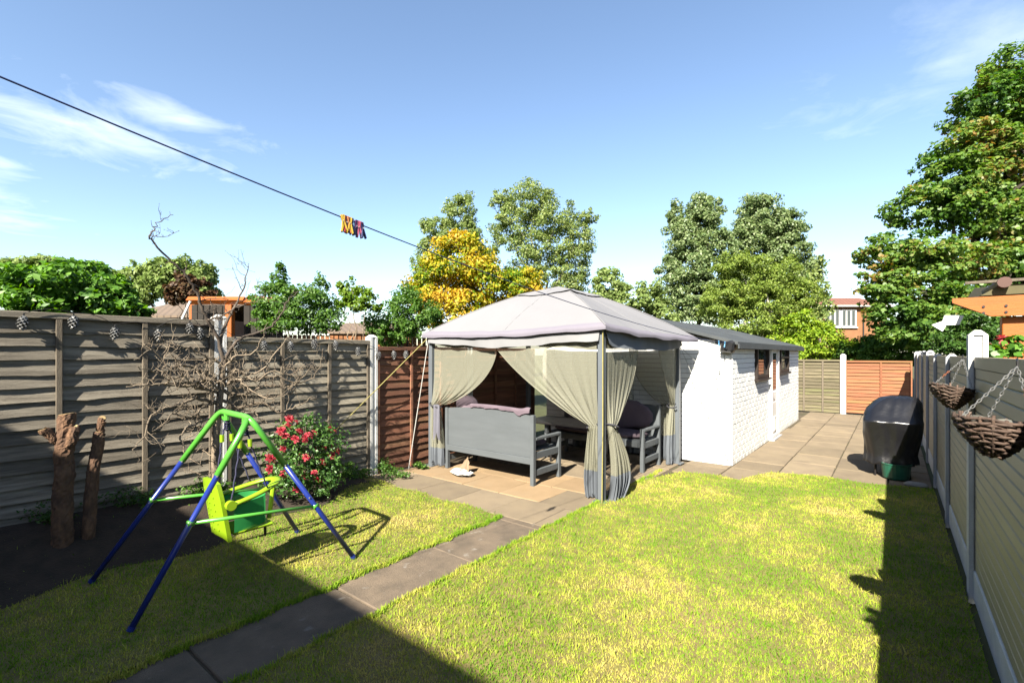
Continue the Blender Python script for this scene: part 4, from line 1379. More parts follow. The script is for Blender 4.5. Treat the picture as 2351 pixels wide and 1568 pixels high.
L_bright = leafmat('bright_leaf', [(0.046, 0.127, 0.014), (0.098, 0.230, 0.021), (0.161, 0.322, 0.040)], .35, .09)
L_mid = leafmat('mid_leaf', [(0.045, 0.113, 0.018), (0.090, 0.194, 0.030), (0.164, 0.284, 0.053)], .46, .06)
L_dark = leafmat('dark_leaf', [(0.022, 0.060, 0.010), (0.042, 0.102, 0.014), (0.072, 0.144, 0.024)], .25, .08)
L_far = leafmat('distant_leaf', [(0.151, 0.226, 0.056), (0.226, 0.311, 0.094), (0.320, 0.395, 0.133)], .46, .03)
L_birch = leafmat('birch_leaf', [(0.113, 0.189, 0.047), (0.227, 0.302, 0.085), (0.378, 0.435, 0.151)], .46, .06)
L_poplar = leafmat('poplar_leaf', [(0.104, 0.176, 0.058), (0.195, 0.273, 0.098), (0.312, 0.377, 0.169)], .46, .10)
L_olive = leafmat('olive_birch_leaf', [(0.124, 0.194, 0.035), (0.211, 0.299, 0.053), (0.316, 0.386, 0.088)], .46, .04)
L_lime = leafmat('lime_hedge_leaf', [(0.115, 0.218, 0.011), (0.218, 0.345, 0.023), (0.322, 0.414, 0.034)], .4, .05)
L_yellow = leafmat('golden_leaf', [(.10, .20, .012), (.32, .34, .018), (.60, .43, .035), (.66, .40, .045)], .4, .05, patch=1.1)
L_copper = leafmat('copper_leaf', [(.05, .028, .018), (.10, .05, .03), (.13, .09, .04)], .3, .05)
L_syc = leafmat('sycamore_leaf', [(0.037, 0.094, 0.015), (0.075, 0.163, 0.025), (0.125, 0.231, 0.037), (0.163, 0.263, 0.044), (0.188, 0.275, 0.050), (0.275, 0.175, 0.050)], .46, .07, patch=.55)
L_rose = leafmat('rose_leaf', [(0.030, 0.090, 0.014), (0.060, 0.144, 0.024), (0.108, 0.204, 0.042)], .25, .12)

# ------------------------------------------------------------------ shrubs and trees past the left fence
tree('broadleaf_shrub', 'bright green large leaved shrub over the tall grey fence', 'shrub', [(30, 690, 70, 70, 5.3), (110, 665, 85, 60, 5.2), (190, 690, 75, 70, 5.4), (255, 700, 60, 60, 5.5), (70, 640, 70, 35, 5.6), (180, 625, 60, 25, 5.6), (300, 715, 40, 22, 5.5)], 13000, .085, 'oval', L_bright, M_trunk, .05, sub=34, sr=.34, shell=.35, up=.6)
tree('tree', 'distant dull green tree behind the broadleaf shrub at the far left', 'tree', [(20, 625, 60, 35, 34), (120, 622, 60, 35, 34), (190, 640, 60, 40, 34), (245, 650, 40, 30, 34)], 14000, .31, 'small', L_far, M_trunk, .3, sub=44, shell=.2)
tree('tree', 'distant pale green tree above the brown tiled bungalow roof', 'tree', [(320, 650, 45, 50, 33), (385, 640, 50, 50, 33), (440, 640, 45, 50, 33), (300, 690, 40, 40, 33), (455, 680, 40, 30, 33)], 18000, .30, 'small', L_far, M_trunk, .3, sub=44, shell=.2)
tree('copper_shrub', 'dark copper leaved shrub beside the orange pergola', 'shrub', [(425, 655, 32, 28, 19), (455, 668, 35, 28, 19), (405, 675, 25, 22, 19)], 3500, .17, 'small', L_copper, M_trunk, .08)
tree('laurel_shrub', 'spiky topped green shrub behind the rose bush fence panel', 'shrub', [(650, 690, 55, 45, 7.4), (700, 700, 60, 50, 7.4), (745, 715, 45, 50, 7.4), (640, 640, 16, 40, 7.4), (615, 700, 38, 35, 7.3), (735, 655, 18, 30, 7.5), (660, 740, 70, 30, 7.3), (640, 613, 8, 14, 7.4)], 11000, .055, 'oval', L_mid, M_trunk, .04, sub=26, sr=.36)
tree('standard_tree', 'small lollipop tree with a thin bare stem past the fence', 'tree', [(805, 660, 26, 38, 9.0), (850, 690, 28, 26, 9.0), (790, 690, 20, 24, 9.0), (820, 700, 25, 14, 9.0)], 2600, .07, 'oval', leafmat('yellow_green_leaf', [(.09, .18, .012), (.15, .26, .02), (.22, .32, .04)], .4, .05), M_bark, .035, sub=20, base=tuple(W(815, 800, 9.0))[:2])
tree('garden_shrub', 'dark green shrub beside the gazebo canopy corner', 'shrub', [(900, 740, 55, 50, 9.6), (945, 710, 50, 55, 9.6), (925, 690, 35, 30, 9.6), (970, 740, 40, 50, 9.4), (880, 765, 35, 30, 9.4)], 11000, .062, 'oval', L_mid, M_trunk, .05, sub=28)
tree('golden_tree', 'golden yellow leaved tree rising behind the gazebo canopy', 'tree', [(1060, 600, 78, 62, 14), (1010, 660, 72, 70, 14), (1110, 650, 80, 60, 14), (1190, 670, 60, 50, 14), (1060, 720, 80, 50, 14), (1140, 720, 80, 50, 14), (1055, 555, 35, 25, 14), (985, 700, 40, 50, 13.6), (1205, 640, 40, 30, 14.3)], 30000, .11, 'oval', L_yellow, M_trunk, .12, sub=40, sr=.32, shell=.35, droop=.8)
tree('birch_tree', 'airy left birch tree behind the golden tree', 'tree', [(1055, 490, 42, 50, 30), (1010, 540, 45, 55, 30), (1070, 545, 40, 45, 30), (975, 610, 30, 60, 30), (1110, 590, 35, 45, 30), (960, 680, 25, 40, 30)], 22000, .14, 'small', L_birch, M_birch, .16, sub=50, sr=.24, shell=.15)
tree('birch_tree', 'tall airy birch tree above the gazebo crown', 'tree', [(1215, 460, 65, 45, 31), (1190, 520, 65, 55, 31), (1270, 510, 60, 55, 31), (1320, 560, 50, 55, 31), (1230, 590, 70, 55, 31), (1310, 630, 60, 50, 31), (1200, 650, 60, 50, 31), (1290, 690, 70, 40, 31), (1150, 460, 28, 26, 31), (1350, 500, 24, 24, 31)], 46000, .145, 'small', L_birch, M_birch, .2, sub=52, sr=.24, shell=.15, seed=3)
tree('distant_bush', 'green bush between the gazebo crown and the poplars', 'bush', [(1395, 660, 45, 40, 26), (1440, 690, 50, 40, 26), (1490, 690, 40, 40, 26), (1360, 700, 45, 30, 26), (1530, 715, 40, 30, 26)], 12000, .19, 'small', L_far, M_trunk, .15, sub=26)
tree('poplar_tree', 'left silvery poplar tree behind the shed roof', 'tree', [(1620, 490, 42, 55, 30), (1580, 540, 50, 60, 30), (1635, 560, 45, 60, 30), (1570, 620, 60, 60, 30), (1640, 640, 50, 60, 30), (1580, 700, 65, 50, 30), (1550, 500, 20, 40, 30.3), (1655, 700, 50, 50, 30)], 56000, .17, 'small', L_poplar, M_trunk, .2, sub=60, sr=.26, shell=.15)
tree('poplar_tree', 'right round topped silvery poplar tree behind the shed roof', 'tree', [(1750, 490, 58, 52, 32), (1790, 530, 52, 52, 32), (1725, 545, 45, 50, 32), (1800, 590, 60, 55, 32), (1840, 630, 45, 50, 32), (1750, 630, 60, 50, 32), (1690, 600, 35, 50, 32), (1700, 530, 14, 26, 32)], 56000, .175, 'small', L_poplar, M_trunk, .2, sub=60, sr=.26, shell=.15, seed=5)
tree('birch_tree', 'nearest olive green birch tree with pale stems behind the shed', 'tree', [(1700, 620, 60, 45, 24), (1780, 640, 65, 50, 24), (1670, 690, 65, 50, 24), (1750, 700, 70, 50, 24), (1830, 690, 55, 55, 24), (1720, 750, 80, 40, 24), (1810, 745, 60, 40, 24)], 52000, .115, 'small', L_olive, M_birch, .10, sub=60, sr=.24, shell=.15, seed=7)
tree('birch_tree', 'thin sparse birch at the right of the poplars', 'tree', [(1885, 600, 14, 18, 28), (1870, 650, 26, 40, 28), (1890, 690, 26, 40, 28), (1880, 740, 26, 40, 28)], 1700, .2, 'small', L_birch, M_birch, .08, sub=30, sr=.28, shell=.2, seed=9)
for k, (u0, v1, d) in enumerate(((1766, 640, 23.5), (1790, 640, 23.8), (1845, 650, 24.2), (1700, 660, 24.0))):
    bq_ = W(u0, 790, d); tp_ = W(u0 + (-12, 18, 4, 10)[k], v1, d)
    tag(MB().tube([Vector((bq_.x, bq_.y, -.1)), bq_.lerp(tp_, .5) + Vector((.15, 0, 0)), tp_], [.075, .06, .02], 7).build('birch_sapling', M_birch, smooth=True), ('slim pale birch stem second from the left behind the shed', 'pale birch stem leaning right behind the shed', 'rightmost pale birch stem behind the shed', 'leftmost pale birch stem behind the shed')[k], 'tree', 'birch saplings behind the shed')
tree('lime_hedge', 'bright lime green hedge bush behind the back fence', 'hedge', [(1830, 770, 50, 40, 20), (1880, 790, 55, 45, 20), (1830, 815, 45, 40, 20), (1920, 810, 45, 35, 20), (1845, 735, 30, 25, 20), (1960, 815, 40, 30, 20)], 20000, .11, 'small', L_lime, M_trunk, .08, sub=40)
tree('dark_hedge', 'dark green hedge above the orange back fence panel', 'hedge', [(1970, 805, 45, 30, 19), (2020, 800, 50, 35, 18.5), (2075, 805, 45, 35, 18), (2110, 800, 35, 40, 17.5), (2040, 770, 40, 35, 18.5)], 16000, .11, 'small', L_mid, M_trunk, .08, sub=34)
tree('sycamore_tree', 'large sycamore tree filling the right edge above the fence', 'tree',
     [(2330, 160, 70, 60, 17), (2270, 250, 85, 65, 17), (2340, 290, 80, 70, 17), (2230, 340, 80, 55, 17), (2310, 400, 100, 70, 17), (2180, 410, 85, 55, 17), (2130, 480, 85, 55, 17), (2250, 480, 110, 65, 17), (2340, 520, 80, 80, 17),
      (2060, 580, 85, 50, 16.5), (2160, 600, 105, 60, 16.5), (2270, 610, 100, 60, 17), (2030, 650, 60, 45, 16), (2110, 680, 100, 55, 16), (2210, 700, 90, 55, 16), (2060, 730, 60, 50, 15.5), (2140, 760, 80, 50, 15.5), (2250, 770, 90, 60, 15.5), (2350, 640, 60, 60, 17), (2440, 400, 120, 200, 18), (2440, 620, 120, 120, 18), (2420, 220, 90, 120, 18)],
     95000, .14, 'lobed', L_syc, M_trunk, .30, base=tuple(W(2330, 800, 17.5))[:2], sub=60, sr=.24, shell=.2, up=.9, seed=11)
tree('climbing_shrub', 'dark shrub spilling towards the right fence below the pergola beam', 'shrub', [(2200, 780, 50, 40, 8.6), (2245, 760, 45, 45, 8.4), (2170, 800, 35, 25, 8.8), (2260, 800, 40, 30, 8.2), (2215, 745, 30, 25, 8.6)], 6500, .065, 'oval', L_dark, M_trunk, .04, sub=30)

# ------------------------------------------------------------------ rose bush
rbase = onX(700, 1120, -5.18); rbase.z = bankz(rbase.x, rbase.y)
rose = thing('rose_bush', 'rose bush with many red flowers against the grey fence', 'rose bush', tuple(rbase))
rbl = [((0, 0, .45), (.34, .36, .36)), ((-.05, -.18, .62), (.24, .24, .26)), ((.0, .2, .55), (.26, .28, .28)), ((.05, -.25, .28), (.22, .24, .22)), ((.08, .15, .22), (.24, .26, .20)), ((-.05, .0, .82), (.16, .18, .14))]
foliage(rose, 'foliage', rbl, 5200, .042, 'oval', L_rose, sub=26, sr=.4, shell=.4)
rnd = random.Random(4)
for k in range(9):
    a = rnd.uniform(0, 6.28); r_ = rnd.uniform(.1, .34)
    tp = Vector((r_ * math.cos(a), r_ * math.sin(a), rnd.uniform(.5, .95)))
    MB().tube([(0, 0, 0), (tp.x * .4, tp.y * .4, tp.z * .5), tp], [.008, .006, .003], 5).build('stem', M_twig, rose)
def flower(seed, r):
    rn = random.Random(seed)
    b = MB()
    for lay in range(4):
        for k in range(6):
            a = k * 1.047 + lay * .5 + rn.uniform(-.2, .2)
            el = R(10 + lay * 22 + rn.uniform(-10, 10))
            L = r * (1 - lay * .16); wd = L * .62
            d = Vector((math.cos(a) * math.cos(el), math.sin(a) * math.cos(el), math.sin(el)))
            sd = Vector((-math.sin(a), math.cos(a), 0))
            up_ = d.cross(sd) * -1
            b.add([Vector((0, 0, 0)), d * L * .6 + sd * wd * .5 + up_ * .1 * L, d * L + sd * wd * .3 + up_ * .25 * L, d * L * 1.02 - sd * wd * .3 + up_ * .25 * L, d * L * .6 - sd * wd * .5 + up_ * .1 * L], [(0, 1, 2, 3, 4)])
    return b.mesh('rose_flower', M_rose)
FM = [flower(s_, .052) for s_ in range(4)]
spots = [(668, 960), (680, 968), (645, 988), (655, 1000), (640, 995), (690, 990), (700, 1003), (678, 1008), (722, 993), (768, 990), (757, 985), (745, 1028), (728, 1030), (762, 1022), (775, 1035), (762, 1045), (688, 1045), (703, 1050), (650, 1030), (625, 1055), (655, 1085), (648, 1092), (735, 1070), (722, 1085), (742, 1060), (700, 1095), (728, 1102), (618, 1080), (700, 1010), (660, 978), (712, 1000), (690, 1120)]
for k, (u, v) in enumerate(spots):
    p = onX(u, v, -4.96 + rnd.uniform(-.12, .06)) - rbase
    for q in range(rnd.choice((1, 1, 2))):
        o = place('rose_flower', FM[(k + q) % 4], rose, (p.x + rnd.uniform(-.02, .02) * q, p.y + rnd.uniform(-.03, .03) * q, p.z + rnd.uniform(-.025, .025) * q))
        o.rotation_euler = (R(rnd.uniform(20, 70)), 0, R(rnd.uniform(90, 160)))
        s_ = rnd.uniform(.7, 1.05); o.scale = (s_, s_, s_)

# ------------------------------------------------------------------ bare fruit tree in front of the fence
bt = thing('bare_tree', 'leafless old fruit tree with twisted spurs in front of the grey fence', 'tree', (0, 0, 0))
rnd = random.Random(12)
def poly3(pl, x0, x1):
    n = len(pl)
    return [onX(u, v, x0 + (x1 - x0) * i / (n - 1)) for i, (u, v) in enumerate(pl)]
def smooth_path(P, k=4, wob=.012):
    out_ = []
    n = len(P)
    for i in range(n - 1):
        p0, p1, p2, p3 = P[max(i - 1, 0)], P[i], P[i + 1], P[min(i + 2, n - 1)]
        for j in range(k):
            t = j / k
            q = .5 * ((2 * p1) + (p2 - p0) * t + (2 * p0 - 5 * p1 + 4 * p2 - p3) * t * t + (3 * p1 - p0 - 3 * p2 + p3) * t ** 3)
            out_.append(q + Vector((rnd.gauss(0, wob), rnd.gauss(0, wob), rnd.gauss(0, wob))))
    out_.append(P[-1])
    return out_
def spurs(b, P, rad, dens, depth=0):
    """short knobbly fruiting spurs and side twigs along a branch"""
    for i in range(1, len(P) - 1):
        if rnd.random() > dens: continue
        d = (P[i + 1] - P[i - 1]).normalized()
        s_ = Vector((rnd.gauss(0, .5), rnd.gauss(0, 1), rnd.gauss(.25, 1)))
        s_ = (s_ - d * s_.dot(d)).normalized() + d * rnd.uniform(-.2, .7)
        L = rnd.choice((.03, .05, .06, .10, .18, .26)) * (1 if depth == 0 else .6)
        q = [P[i]]
        n = 3 if L < .08 else 5
        for k in range(1, n + 1):
            s_ = (s_ + Vector((rnd.gauss(0, .25), rnd.gauss(0, .3), rnd.gauss(.08, .3)))).normalized()
            q.append(q[-1] + s_ * L / n)
        r_ = max(.0022, min(rad[i] * .55, .006))
        b.tube(q, [r_ * (1 - .55 * k / n) for k in range(n + 1)], 5)
        b.tube([q[-1], q[-1] + s_ * .010], [r_ * .95, r_ * .5], 5)
        if depth == 0 and L > .09:
            spurs(b, q, [r_] * len(q), .75, 1)
        elif depth == 1 and L > .05:
            spurs(b, q, [r_ * .8] * len(q), .5, 2)
bt_limbs = [
    ('trunk', [(492, 1150), (495, 1095), (493, 1030), (500, 960), (505, 900), (512, 840)], -5.42, -5.40, .046, .028, .15),
    ('branch', [(512, 840), (505, 785), (478, 735), (455, 685), (432, 640), (395, 600), (348, 553), (352, 530), (365, 510), (398, 494)], -5.40, -5.25, .022, .0025, .45),
    ('branch', [(509, 850), (530, 800), (560, 775), (610, 757), (640, 730), (660, 690), (684, 668)], -5.40, -5.20, .022, .003, .5),
    ('branch', [(506, 790), (525, 730), (548, 690), (565, 640), (572, 605)], -5.40, -5.35, .018, .003, .5),
    ('branch', [(502, 900), (450, 888), (400, 885), (350, 882), (290, 888)], -5.42, -5.15, .024, .004, .9),
    ('branch', [(506, 880), (460, 850), (420, 838), (390, 845), (350, 800), (330, 790)], -5.42, -5.2, .020, .004, .9),
    ('branch', [(500, 930), (450, 915), (400, 935), (355, 945), (330, 1000), (305, 1035)], -5.42, -5.1, .020, .003, .85),
    ('branch', [(508, 900), (560, 905), (610, 885), (660, 890), (690, 870), (712, 845)], -5.42, -5.2, .022, .004, .95),
    ('branch', [(506, 915), (550, 935), (600, 925), (640, 945), (680, 935), (715, 910)], -5.42, -5.1, .020, .004, .95),
    ('branch', [(512, 850), (560, 860), (600, 850), (640, 800), (660, 772)], -5.42, -5.2, .018, .003, .8),
    ('branch', [(520, 880), (575, 870), (640, 865), (690, 880), (730, 850), (742, 800)], -5.40, -5.15, .016, .003, .9),
    ('branch', [(498, 950), (470, 965), (440, 975), (415, 1000), (425, 1040), (465, 1070)], -5.42, -5.2, .018, .005, .7),
    ('branch', [(512, 840), (470, 815), (440, 800), (395, 790), (365, 775)], -5.40, -5.25, .016, .003, .8),
    ('branch', [(510, 870), (470, 890), (430, 860), (385, 870), (345, 850), (315, 840)], -5.4, -5.05, .015, .003, .9),
    ('branch', [(508, 890), (545, 870), (580, 895), (620, 915), (655, 905)], -5.42, -5.0, .016, .003, .95),
    ('branch', [(500, 930), (540, 950), (575, 940), (600, 965), (630, 975)], -5.42, -5.1, .014, .003, .9),
    ('branch', [(506, 905), (475, 870), (445, 880), (420, 860), (405, 820), (380, 815)], -5.42, -5.0, .013, .003, .95),
    ('branch', [(510, 880), (548, 850), (585, 875), (625, 850), (665, 860), (700, 835)], -5.42, -5.05, .014, .003, .95),
    ('branch', [(500, 925), (465, 935), (440, 955), (400, 950), (370, 975), (350, 990)], -5.42, -5.0, .013, .003, .95),
    ('branch', [(512, 845), (540, 820), (580, 810), (600, 780), (615, 740)], -5.4, -5.1, .012, .002, .8),
    ('branch', [(478, 735), (520, 720), (555, 700), (590, 690), (625, 665)], -5.35, -5.2, .011, .002, .6),
]
for nm, pl, x0, x1, ra, rb_, dens in bt_limbs:
    P = smooth_path(poly3(pl, x0, x1), 5, .004 if nm == 'trunk' else .008)
    if nm == 'trunk': P[0].z = bankz(P[0].x, P[0].y) - .02
    rad = [ra + (rb_ - ra) * (i / (len(P) - 1)) ** .8 for i in range(len(P))]
    if nm == 'trunk': rad[0] = .075; rad[1] = .066
    b = MB()
    b.tube(P, rad, 10 if nm == 'trunk' else 7)
    spurs(b, P, rad, dens)
    b.build(nm, M_bark if nm == 'trunk' else (M_twig_silhouette if pl[-1][1] < 700 else M_twig), bt, smooth=True)

# ------------------------------------------------------------------ sawn stumps
def stump(label, base, sections, seed):
    t = thing('tree_stump', label, 'tree stump', base, 0, 'sawn tree stumps by the left fence')
    for (pts, r0, r1) in sections:
        P = smooth_path([Vector(p) for p in pts], 5, .004)
        n = len(P)
        V = []; rings = []
        rn = random.Random(seed)
        bm = MB()
        PP = [P[0].lerp(P[0], 0)]
        PP = []
        for i in range(n - 1):
            for q in range(4): PP.append(P[i].lerp(P[i + 1], q / 4))
        PP.append(P[-1])
        nn = len(PP)
        bm.tube(PP, [r0 + (r1 - r0) * i / (nn - 1) for i in range(nn)], 22)
        for vi, v in enumerate(bm.V):
            i, j = divmod(vi, 22)
            a = j / 22 * 2 * math.pi
            k = 1 + .07 * noise1(a * 2 + i * .35, seed) + .06 * math.sin(a * 9 + 2.5 * noise1(i * .3, seed)) + .05 * rn.uniform(-1, 1)
            if i == nn - 1: k = 1 + .03 * noise1(a * 2, seed)
            c = PP[i]
            bm.V[vi] = tuple(c + (Vector(v) - c) * k)
        o = bm.build('stem', M_stump, t, smooth=False)
        d = (P[-1] - P[-2]).normalized()
        MB().tube([P[-1] - d * .004, P[-1] + d * .003], [r1 * .96, r1 * .93], 14).build('cut_face', M_cut, o)
    return t
s1 = onX(150, 1160, -5.25); z1 = bankz(s1.x, s1.y)
stump('thick sawn stump with three cut limbs by the grey fence', (s1.x, s1.y, z1), [([(0, -.02, -.05), (0, -.01, .4), (.0, .0, .8), (.0, .01, 1.06)], .068, .055), ([(0, 0, .80), (-.01, -.07, .88), (0, -.13, .95)], .034, .032), ([(.0, 0, .78), (.07, .03, .86), (.06, .04, .95)], .036, .034)], 3)
s2 = onX(222, 1160, -5.25); z2 = bankz(s2.x, s2.y)
stump('slimmer sawn stump leaning right by the grey fence', (s2.x, s2.y, z2), [([(0, -.06, -.05), (0, -.03, .4), (0, .0, .75), (.0, .02, .88)], .044, .040), ([(0, .02, .86), (0, .03, .95), (0, .035, 1.0)], .027, .026)], 4)
MBx = MB()

# weeds and small plants along the fence foot
def weed(label, x, y, r, h, n, m, size, name='weed'):
    t = thing(name, label, 'plant', (x, y, bankz(x, y)), 0, 'weeds at the foot of the left fence')
    foliage(t, 'leaves', [((0, 0, h * .5), (r, r, h * .5)), ((r * .5, r * .3, h * .35), (r * .6, r * .6, h * .35))], n, size, 'oval', m, sub=14, sr=.5, shell=.2, up=.8)
    b = MB()
    for k in range(6):
        a = random.uniform(0, 6.28)
        b.tube([(0, 0, 0), (math.cos(a) * r * .6, math.sin(a) * r * .6, h * random.uniform(.5, 1))], [.004, .0015], 4)
    b.build('stems', L_mid, t)
wl = [('low green weed at the foot of the white post', 880, 1070, .14, .22), ('small leafy weed left of the gazebo rope peg', 912, 1078, .16, .14), ('green weed beside the gazebo curtain hem', 965, 1058, .10, .12), ('bushy weed right of the bare tree trunk', 600, 1110, .14, .26), ('weedy tuft between the trunk and the rose bush', 560, 1105, .16, .20), ('green weed left of the bare tree trunk', 430, 1125, .16, .22), ('low weed under the fence left of the swing', 395, 1130, .16, .16), ('grassy weed right of the rose bush', 790, 1085, .13, .2), ('low weed at the right foot of the rose bush', 825, 1085, .16, .14), ('shaded weed under the sawn stumps', 260, 1175, .2, .2), ('shaded weed at the far left of the bed', 90, 1200, .2, .2)]
for lb, u, v, r_, h_ in wl:
    d = (EYE - .12) * FOC / (v - HOR)
    p = W(u, v, d)
    x_ = max(p.x, FX + .12)
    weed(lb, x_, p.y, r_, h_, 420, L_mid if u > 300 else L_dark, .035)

# ------------------------------------------------------------------ pine cone ornaments strung along the fences
def cone_mesh():
    b = MB()
    H, r = .105, .036
    b.lathe([(.004, .01), (r * .7, -.01), (r * .85, -.05), (r * .6, -.085), (.006, -.105)], 10)
    for k in range(44):
        f = k / 44
        z = .0 - H * f
        rr = r * math.sin(math.pi * (.16 + .78 * f)) ** .7
        a = k * 2.399
        c, s_ = math.cos(a), math.sin(a)
        q = .012
        b.add([(rr * .6 * c - s_ * q, rr * .6 * s_ + c * q, z + .008), (rr * .6 * c + s_ * q, rr * .6 * s_ - c * q, z + .008), (rr * 1.12 * c + s_ * q * .7, rr * 1.12 * s_ - c * q * .7, z - .006), (rr * 1.2 * c, rr * 1.2 * s_, z - .012), (rr * 1.12 * c - s_ * q * .7, rr * 1.12 * s_ + c * q * .7, z - .006)], [(0, 1, 2, 3, 4)], 1)
    b.tube([(0, 0, .008), (0, 0, .03)], .006, 6)
    return b.mesh('pine_cone', [M_black, mat('silver_scale', (.62, .62, .60), (.10, .10, .10), 60, .35, metal=.4)])
CM = cone_mesh()
cones = [(54, 740, 'pine cone ornament at the far left end of the tall grey panel'), (169, 738, 'pine cone ornament just right of the first batten on the tall panel'), (264, 764, 'pine cone ornament left of the second batten on the tall panel'), (362, 768, 'pine cone ornament right of the second batten on the tall panel'), (436, 752, 'higher pine cone ornament left of the bare tree'), (458, 764, 'lower pine cone ornament touching the bare tree branches'), (541, 788, 'pine cone ornament right of the post behind the bare tree'), (606, 793, 'first pine cone ornament clear of the tree on the shorter panel'), (667, 794, 'second pine cone ornament clear of the tree on the shorter panel'), (722, 789, 'third pine cone ornament clear of the tree on the shorter panel'), (770, 792, 'fourth pine cone ornament clear of the tree on the shorter panel'), (822, 806, 'pine cone ornament nearest the white post on the shorter panel'), (870, 816, 'first pine cone ornament on the brown panel'), (904, 814, 'second pine cone ornament on the brown panel'), (933, 813, 'third pine cone ornament on the brown panel')]
wire = []
for k, (u, v, lb) in enumerate(cones):
    p = onX(u, v, FX + .085)
    p.z += .045
    o = place('pine_cone', CM, None, tuple(p), R(k * 67))
    o.rotation_euler.x = R(random.uniform(-6, 6)); o.rotation_euler.y = R(random.uniform(-12, 12))
    tag(o, 'silver ' + lb, 'ornament', 'silver pine cones strung along the left fence')
    wire.append(p + Vector((-.01, 0, .03)))
wp = []
for a, b in zip(wire[:-1], wire[1:]):
    for i in range(8):
        t = i / 8
        q = a.lerp(b, t); q.z += .035 * math.sin(math.pi * t)
        wp.append(q)
tag(MB().tube(wp, .003, 5).build('ornament_wire', M_dark), 'thin dark wire joining the pine cone ornaments along the fence', 'wire')

# ================================================================== NEIGHBOURS' BUILDINGS
def bungalow(label, u0, u1, vr, ve, d, name='bungalow', m_r=None, m_w=None, depth=7.):
    a, b = W(u0, ve, d), W(u1, ve, d)
    L = (b - a).length
    zr = W((u0 + u1) / 2, vr, d).z
    ze = a.z
    rz = math.atan2((b - a).y, (b - a).x)
    t = thing(name, label, 'house', (a.x, a.y, 0), rz)
    MB().box((L / 2, depth / 2, ze / 2), (L - .5, depth - .6, ze)).build('wall', m_w or M_brick_b, t)
    rr = MB()
    ridge_y = depth / 2
    V = [(0, -.1, ze - .05), (L, -.1, ze - .05), (L, ridge_y, zr), (0, ridge_y, zr), (0, depth + .1, ze - .05), (L, depth + .1, ze - .05)]
    V2 = [(v[0], v[1], v[2] + .09) for v in V]
    rr.add(V + V2, [(0, 1, 2, 3), (3, 2, 5, 4), (9, 8, 7, 6), (10, 11, 8, 9), (0, 6, 7, 1), (4, 5, 11, 10), (0, 3, 9, 6), (3, 4, 10, 9), (1, 7, 8, 2), (2, 8, 11, 5)])
    ro = rr.build('roof', m_r or M_tile, t)
    return t, L, zr, ze
def tilemat(name, c1, c2, sc):
    c1 = tuple(x * .44 for x in c1); c2 = tuple(x * .44 for x in c2)
    m = bpy.data.materials.new(name); m.use_nodes = True
    t = m.node_tree; t.nodes.clear()
    p, o = pr(t)
    p.inputs['Roughness'].default_value = .9
    c = N(t, 'ShaderNodeTexCoord'); mp = N(t, 'ShaderNodeMapping')
    mp.inputs['Scale'].default_value = (sc, sc, sc)
    t.links.new(c.outputs['Object'], mp.inputs[0])
    b = N(t, 'ShaderNodeTexBrick')
    b.inputs['Color1'].default_value = (*c1, 1); b.inputs['Color2'].default_value = (*c2, 1); b.inputs['Mortar'].default_value = tuple(x * .45 for x in c1) + (1,)
    b.inputs['Scale'].default_value = 1; b.inputs['Mortar Size'].default_value = .035
    b.inputs['Brick Width'].default_value = .3; b.inputs['Row Height'].default_value = .3
    t.links.new(mp.outputs[0], b.inputs[0])
    t.links.new(b.outputs[0], p.inputs['Base Color'])
    return m
TILE = tilemat('brown_roof_tiles', (.26, .18, .125), (.21, .15, .10), 1.)
t1, L1, zr1, ze1 = bungalow('bungalow with a brown tiled roof left of the orange pergola', 270, 470, 680, 727, 21, m_r=TILE)
wf = MB()
for (x0, x1, z0, z1) in ((0, .06, 0, .9), (1.14, 1.2, 0, .9), (.57, .63, 0, .9), (.061, 1.139, .84, .9), (.061, 1.139, 0, .06)):
    wf.box(((x0 + x1) / 2, 0, (z0 + z1) / 2), (x1 - x0, .08, z1 - z0))
wfo = wf.build('window', M_upvc, t1, loc=(1.9, .18, ze1 - 1.05))
MB().box((.6, .02, .45), (1.1, .02, .8)).build('pane', M_glass, wfo)
bungalow('bungalow with a plain brown roof behind the lollipop tree', 740, 900, 735, 764, 24, m_r=TILE)
# orange brick house on the right
hs, Lh, zrh, zeh = bungalow('two storey orange brick house with a red roof beyond the back fence', 1893, 2050, 674, 702, 40, 'house', tilemat('red_roof_tiles', (.34, .13, .075), (.28, .10, .06), 1.), M_brick_o, 8.)
wf = MB()
ww, wh = 1.25, 1.45
for (x0, x1, z0, z1) in ((0, .09, 0, wh), (ww - .09, ww, 0, wh), (.38, .46, .09, wh - .09), (.78, .86, .09, wh - .09), (.091, ww - .091, wh - .09, wh), (.091, ww - .091, 0, .09)):
    wf.box(((x0 + x1) / 2, 0, (z0 + z1) / 2), (x1 - x0, .10, z1 - z0))
for wx in (1.55, .2):
    wfo = wf.build('window', M_upvc, hs, loc=(wx, .22, zeh - 1.75))
    MB().box((ww / 2, .03, wh / 2), (ww - .1, .02, wh - .1)).build('pane', M_glass, wfo)
    MB().box((ww / 2, -.02, -.06), (ww + .2, .16, .08)).build('sill', M_conc, wfo)
MB().tube([(3.4, .2, zeh - .1), (3.4, .2, 0)], .05, 6).build('downpipe', M_dark, hs)
MB().box((Lh / 2, -.14, zeh - .03), (Lh, .08, .10)).build('gutter', M_upvc, hs)

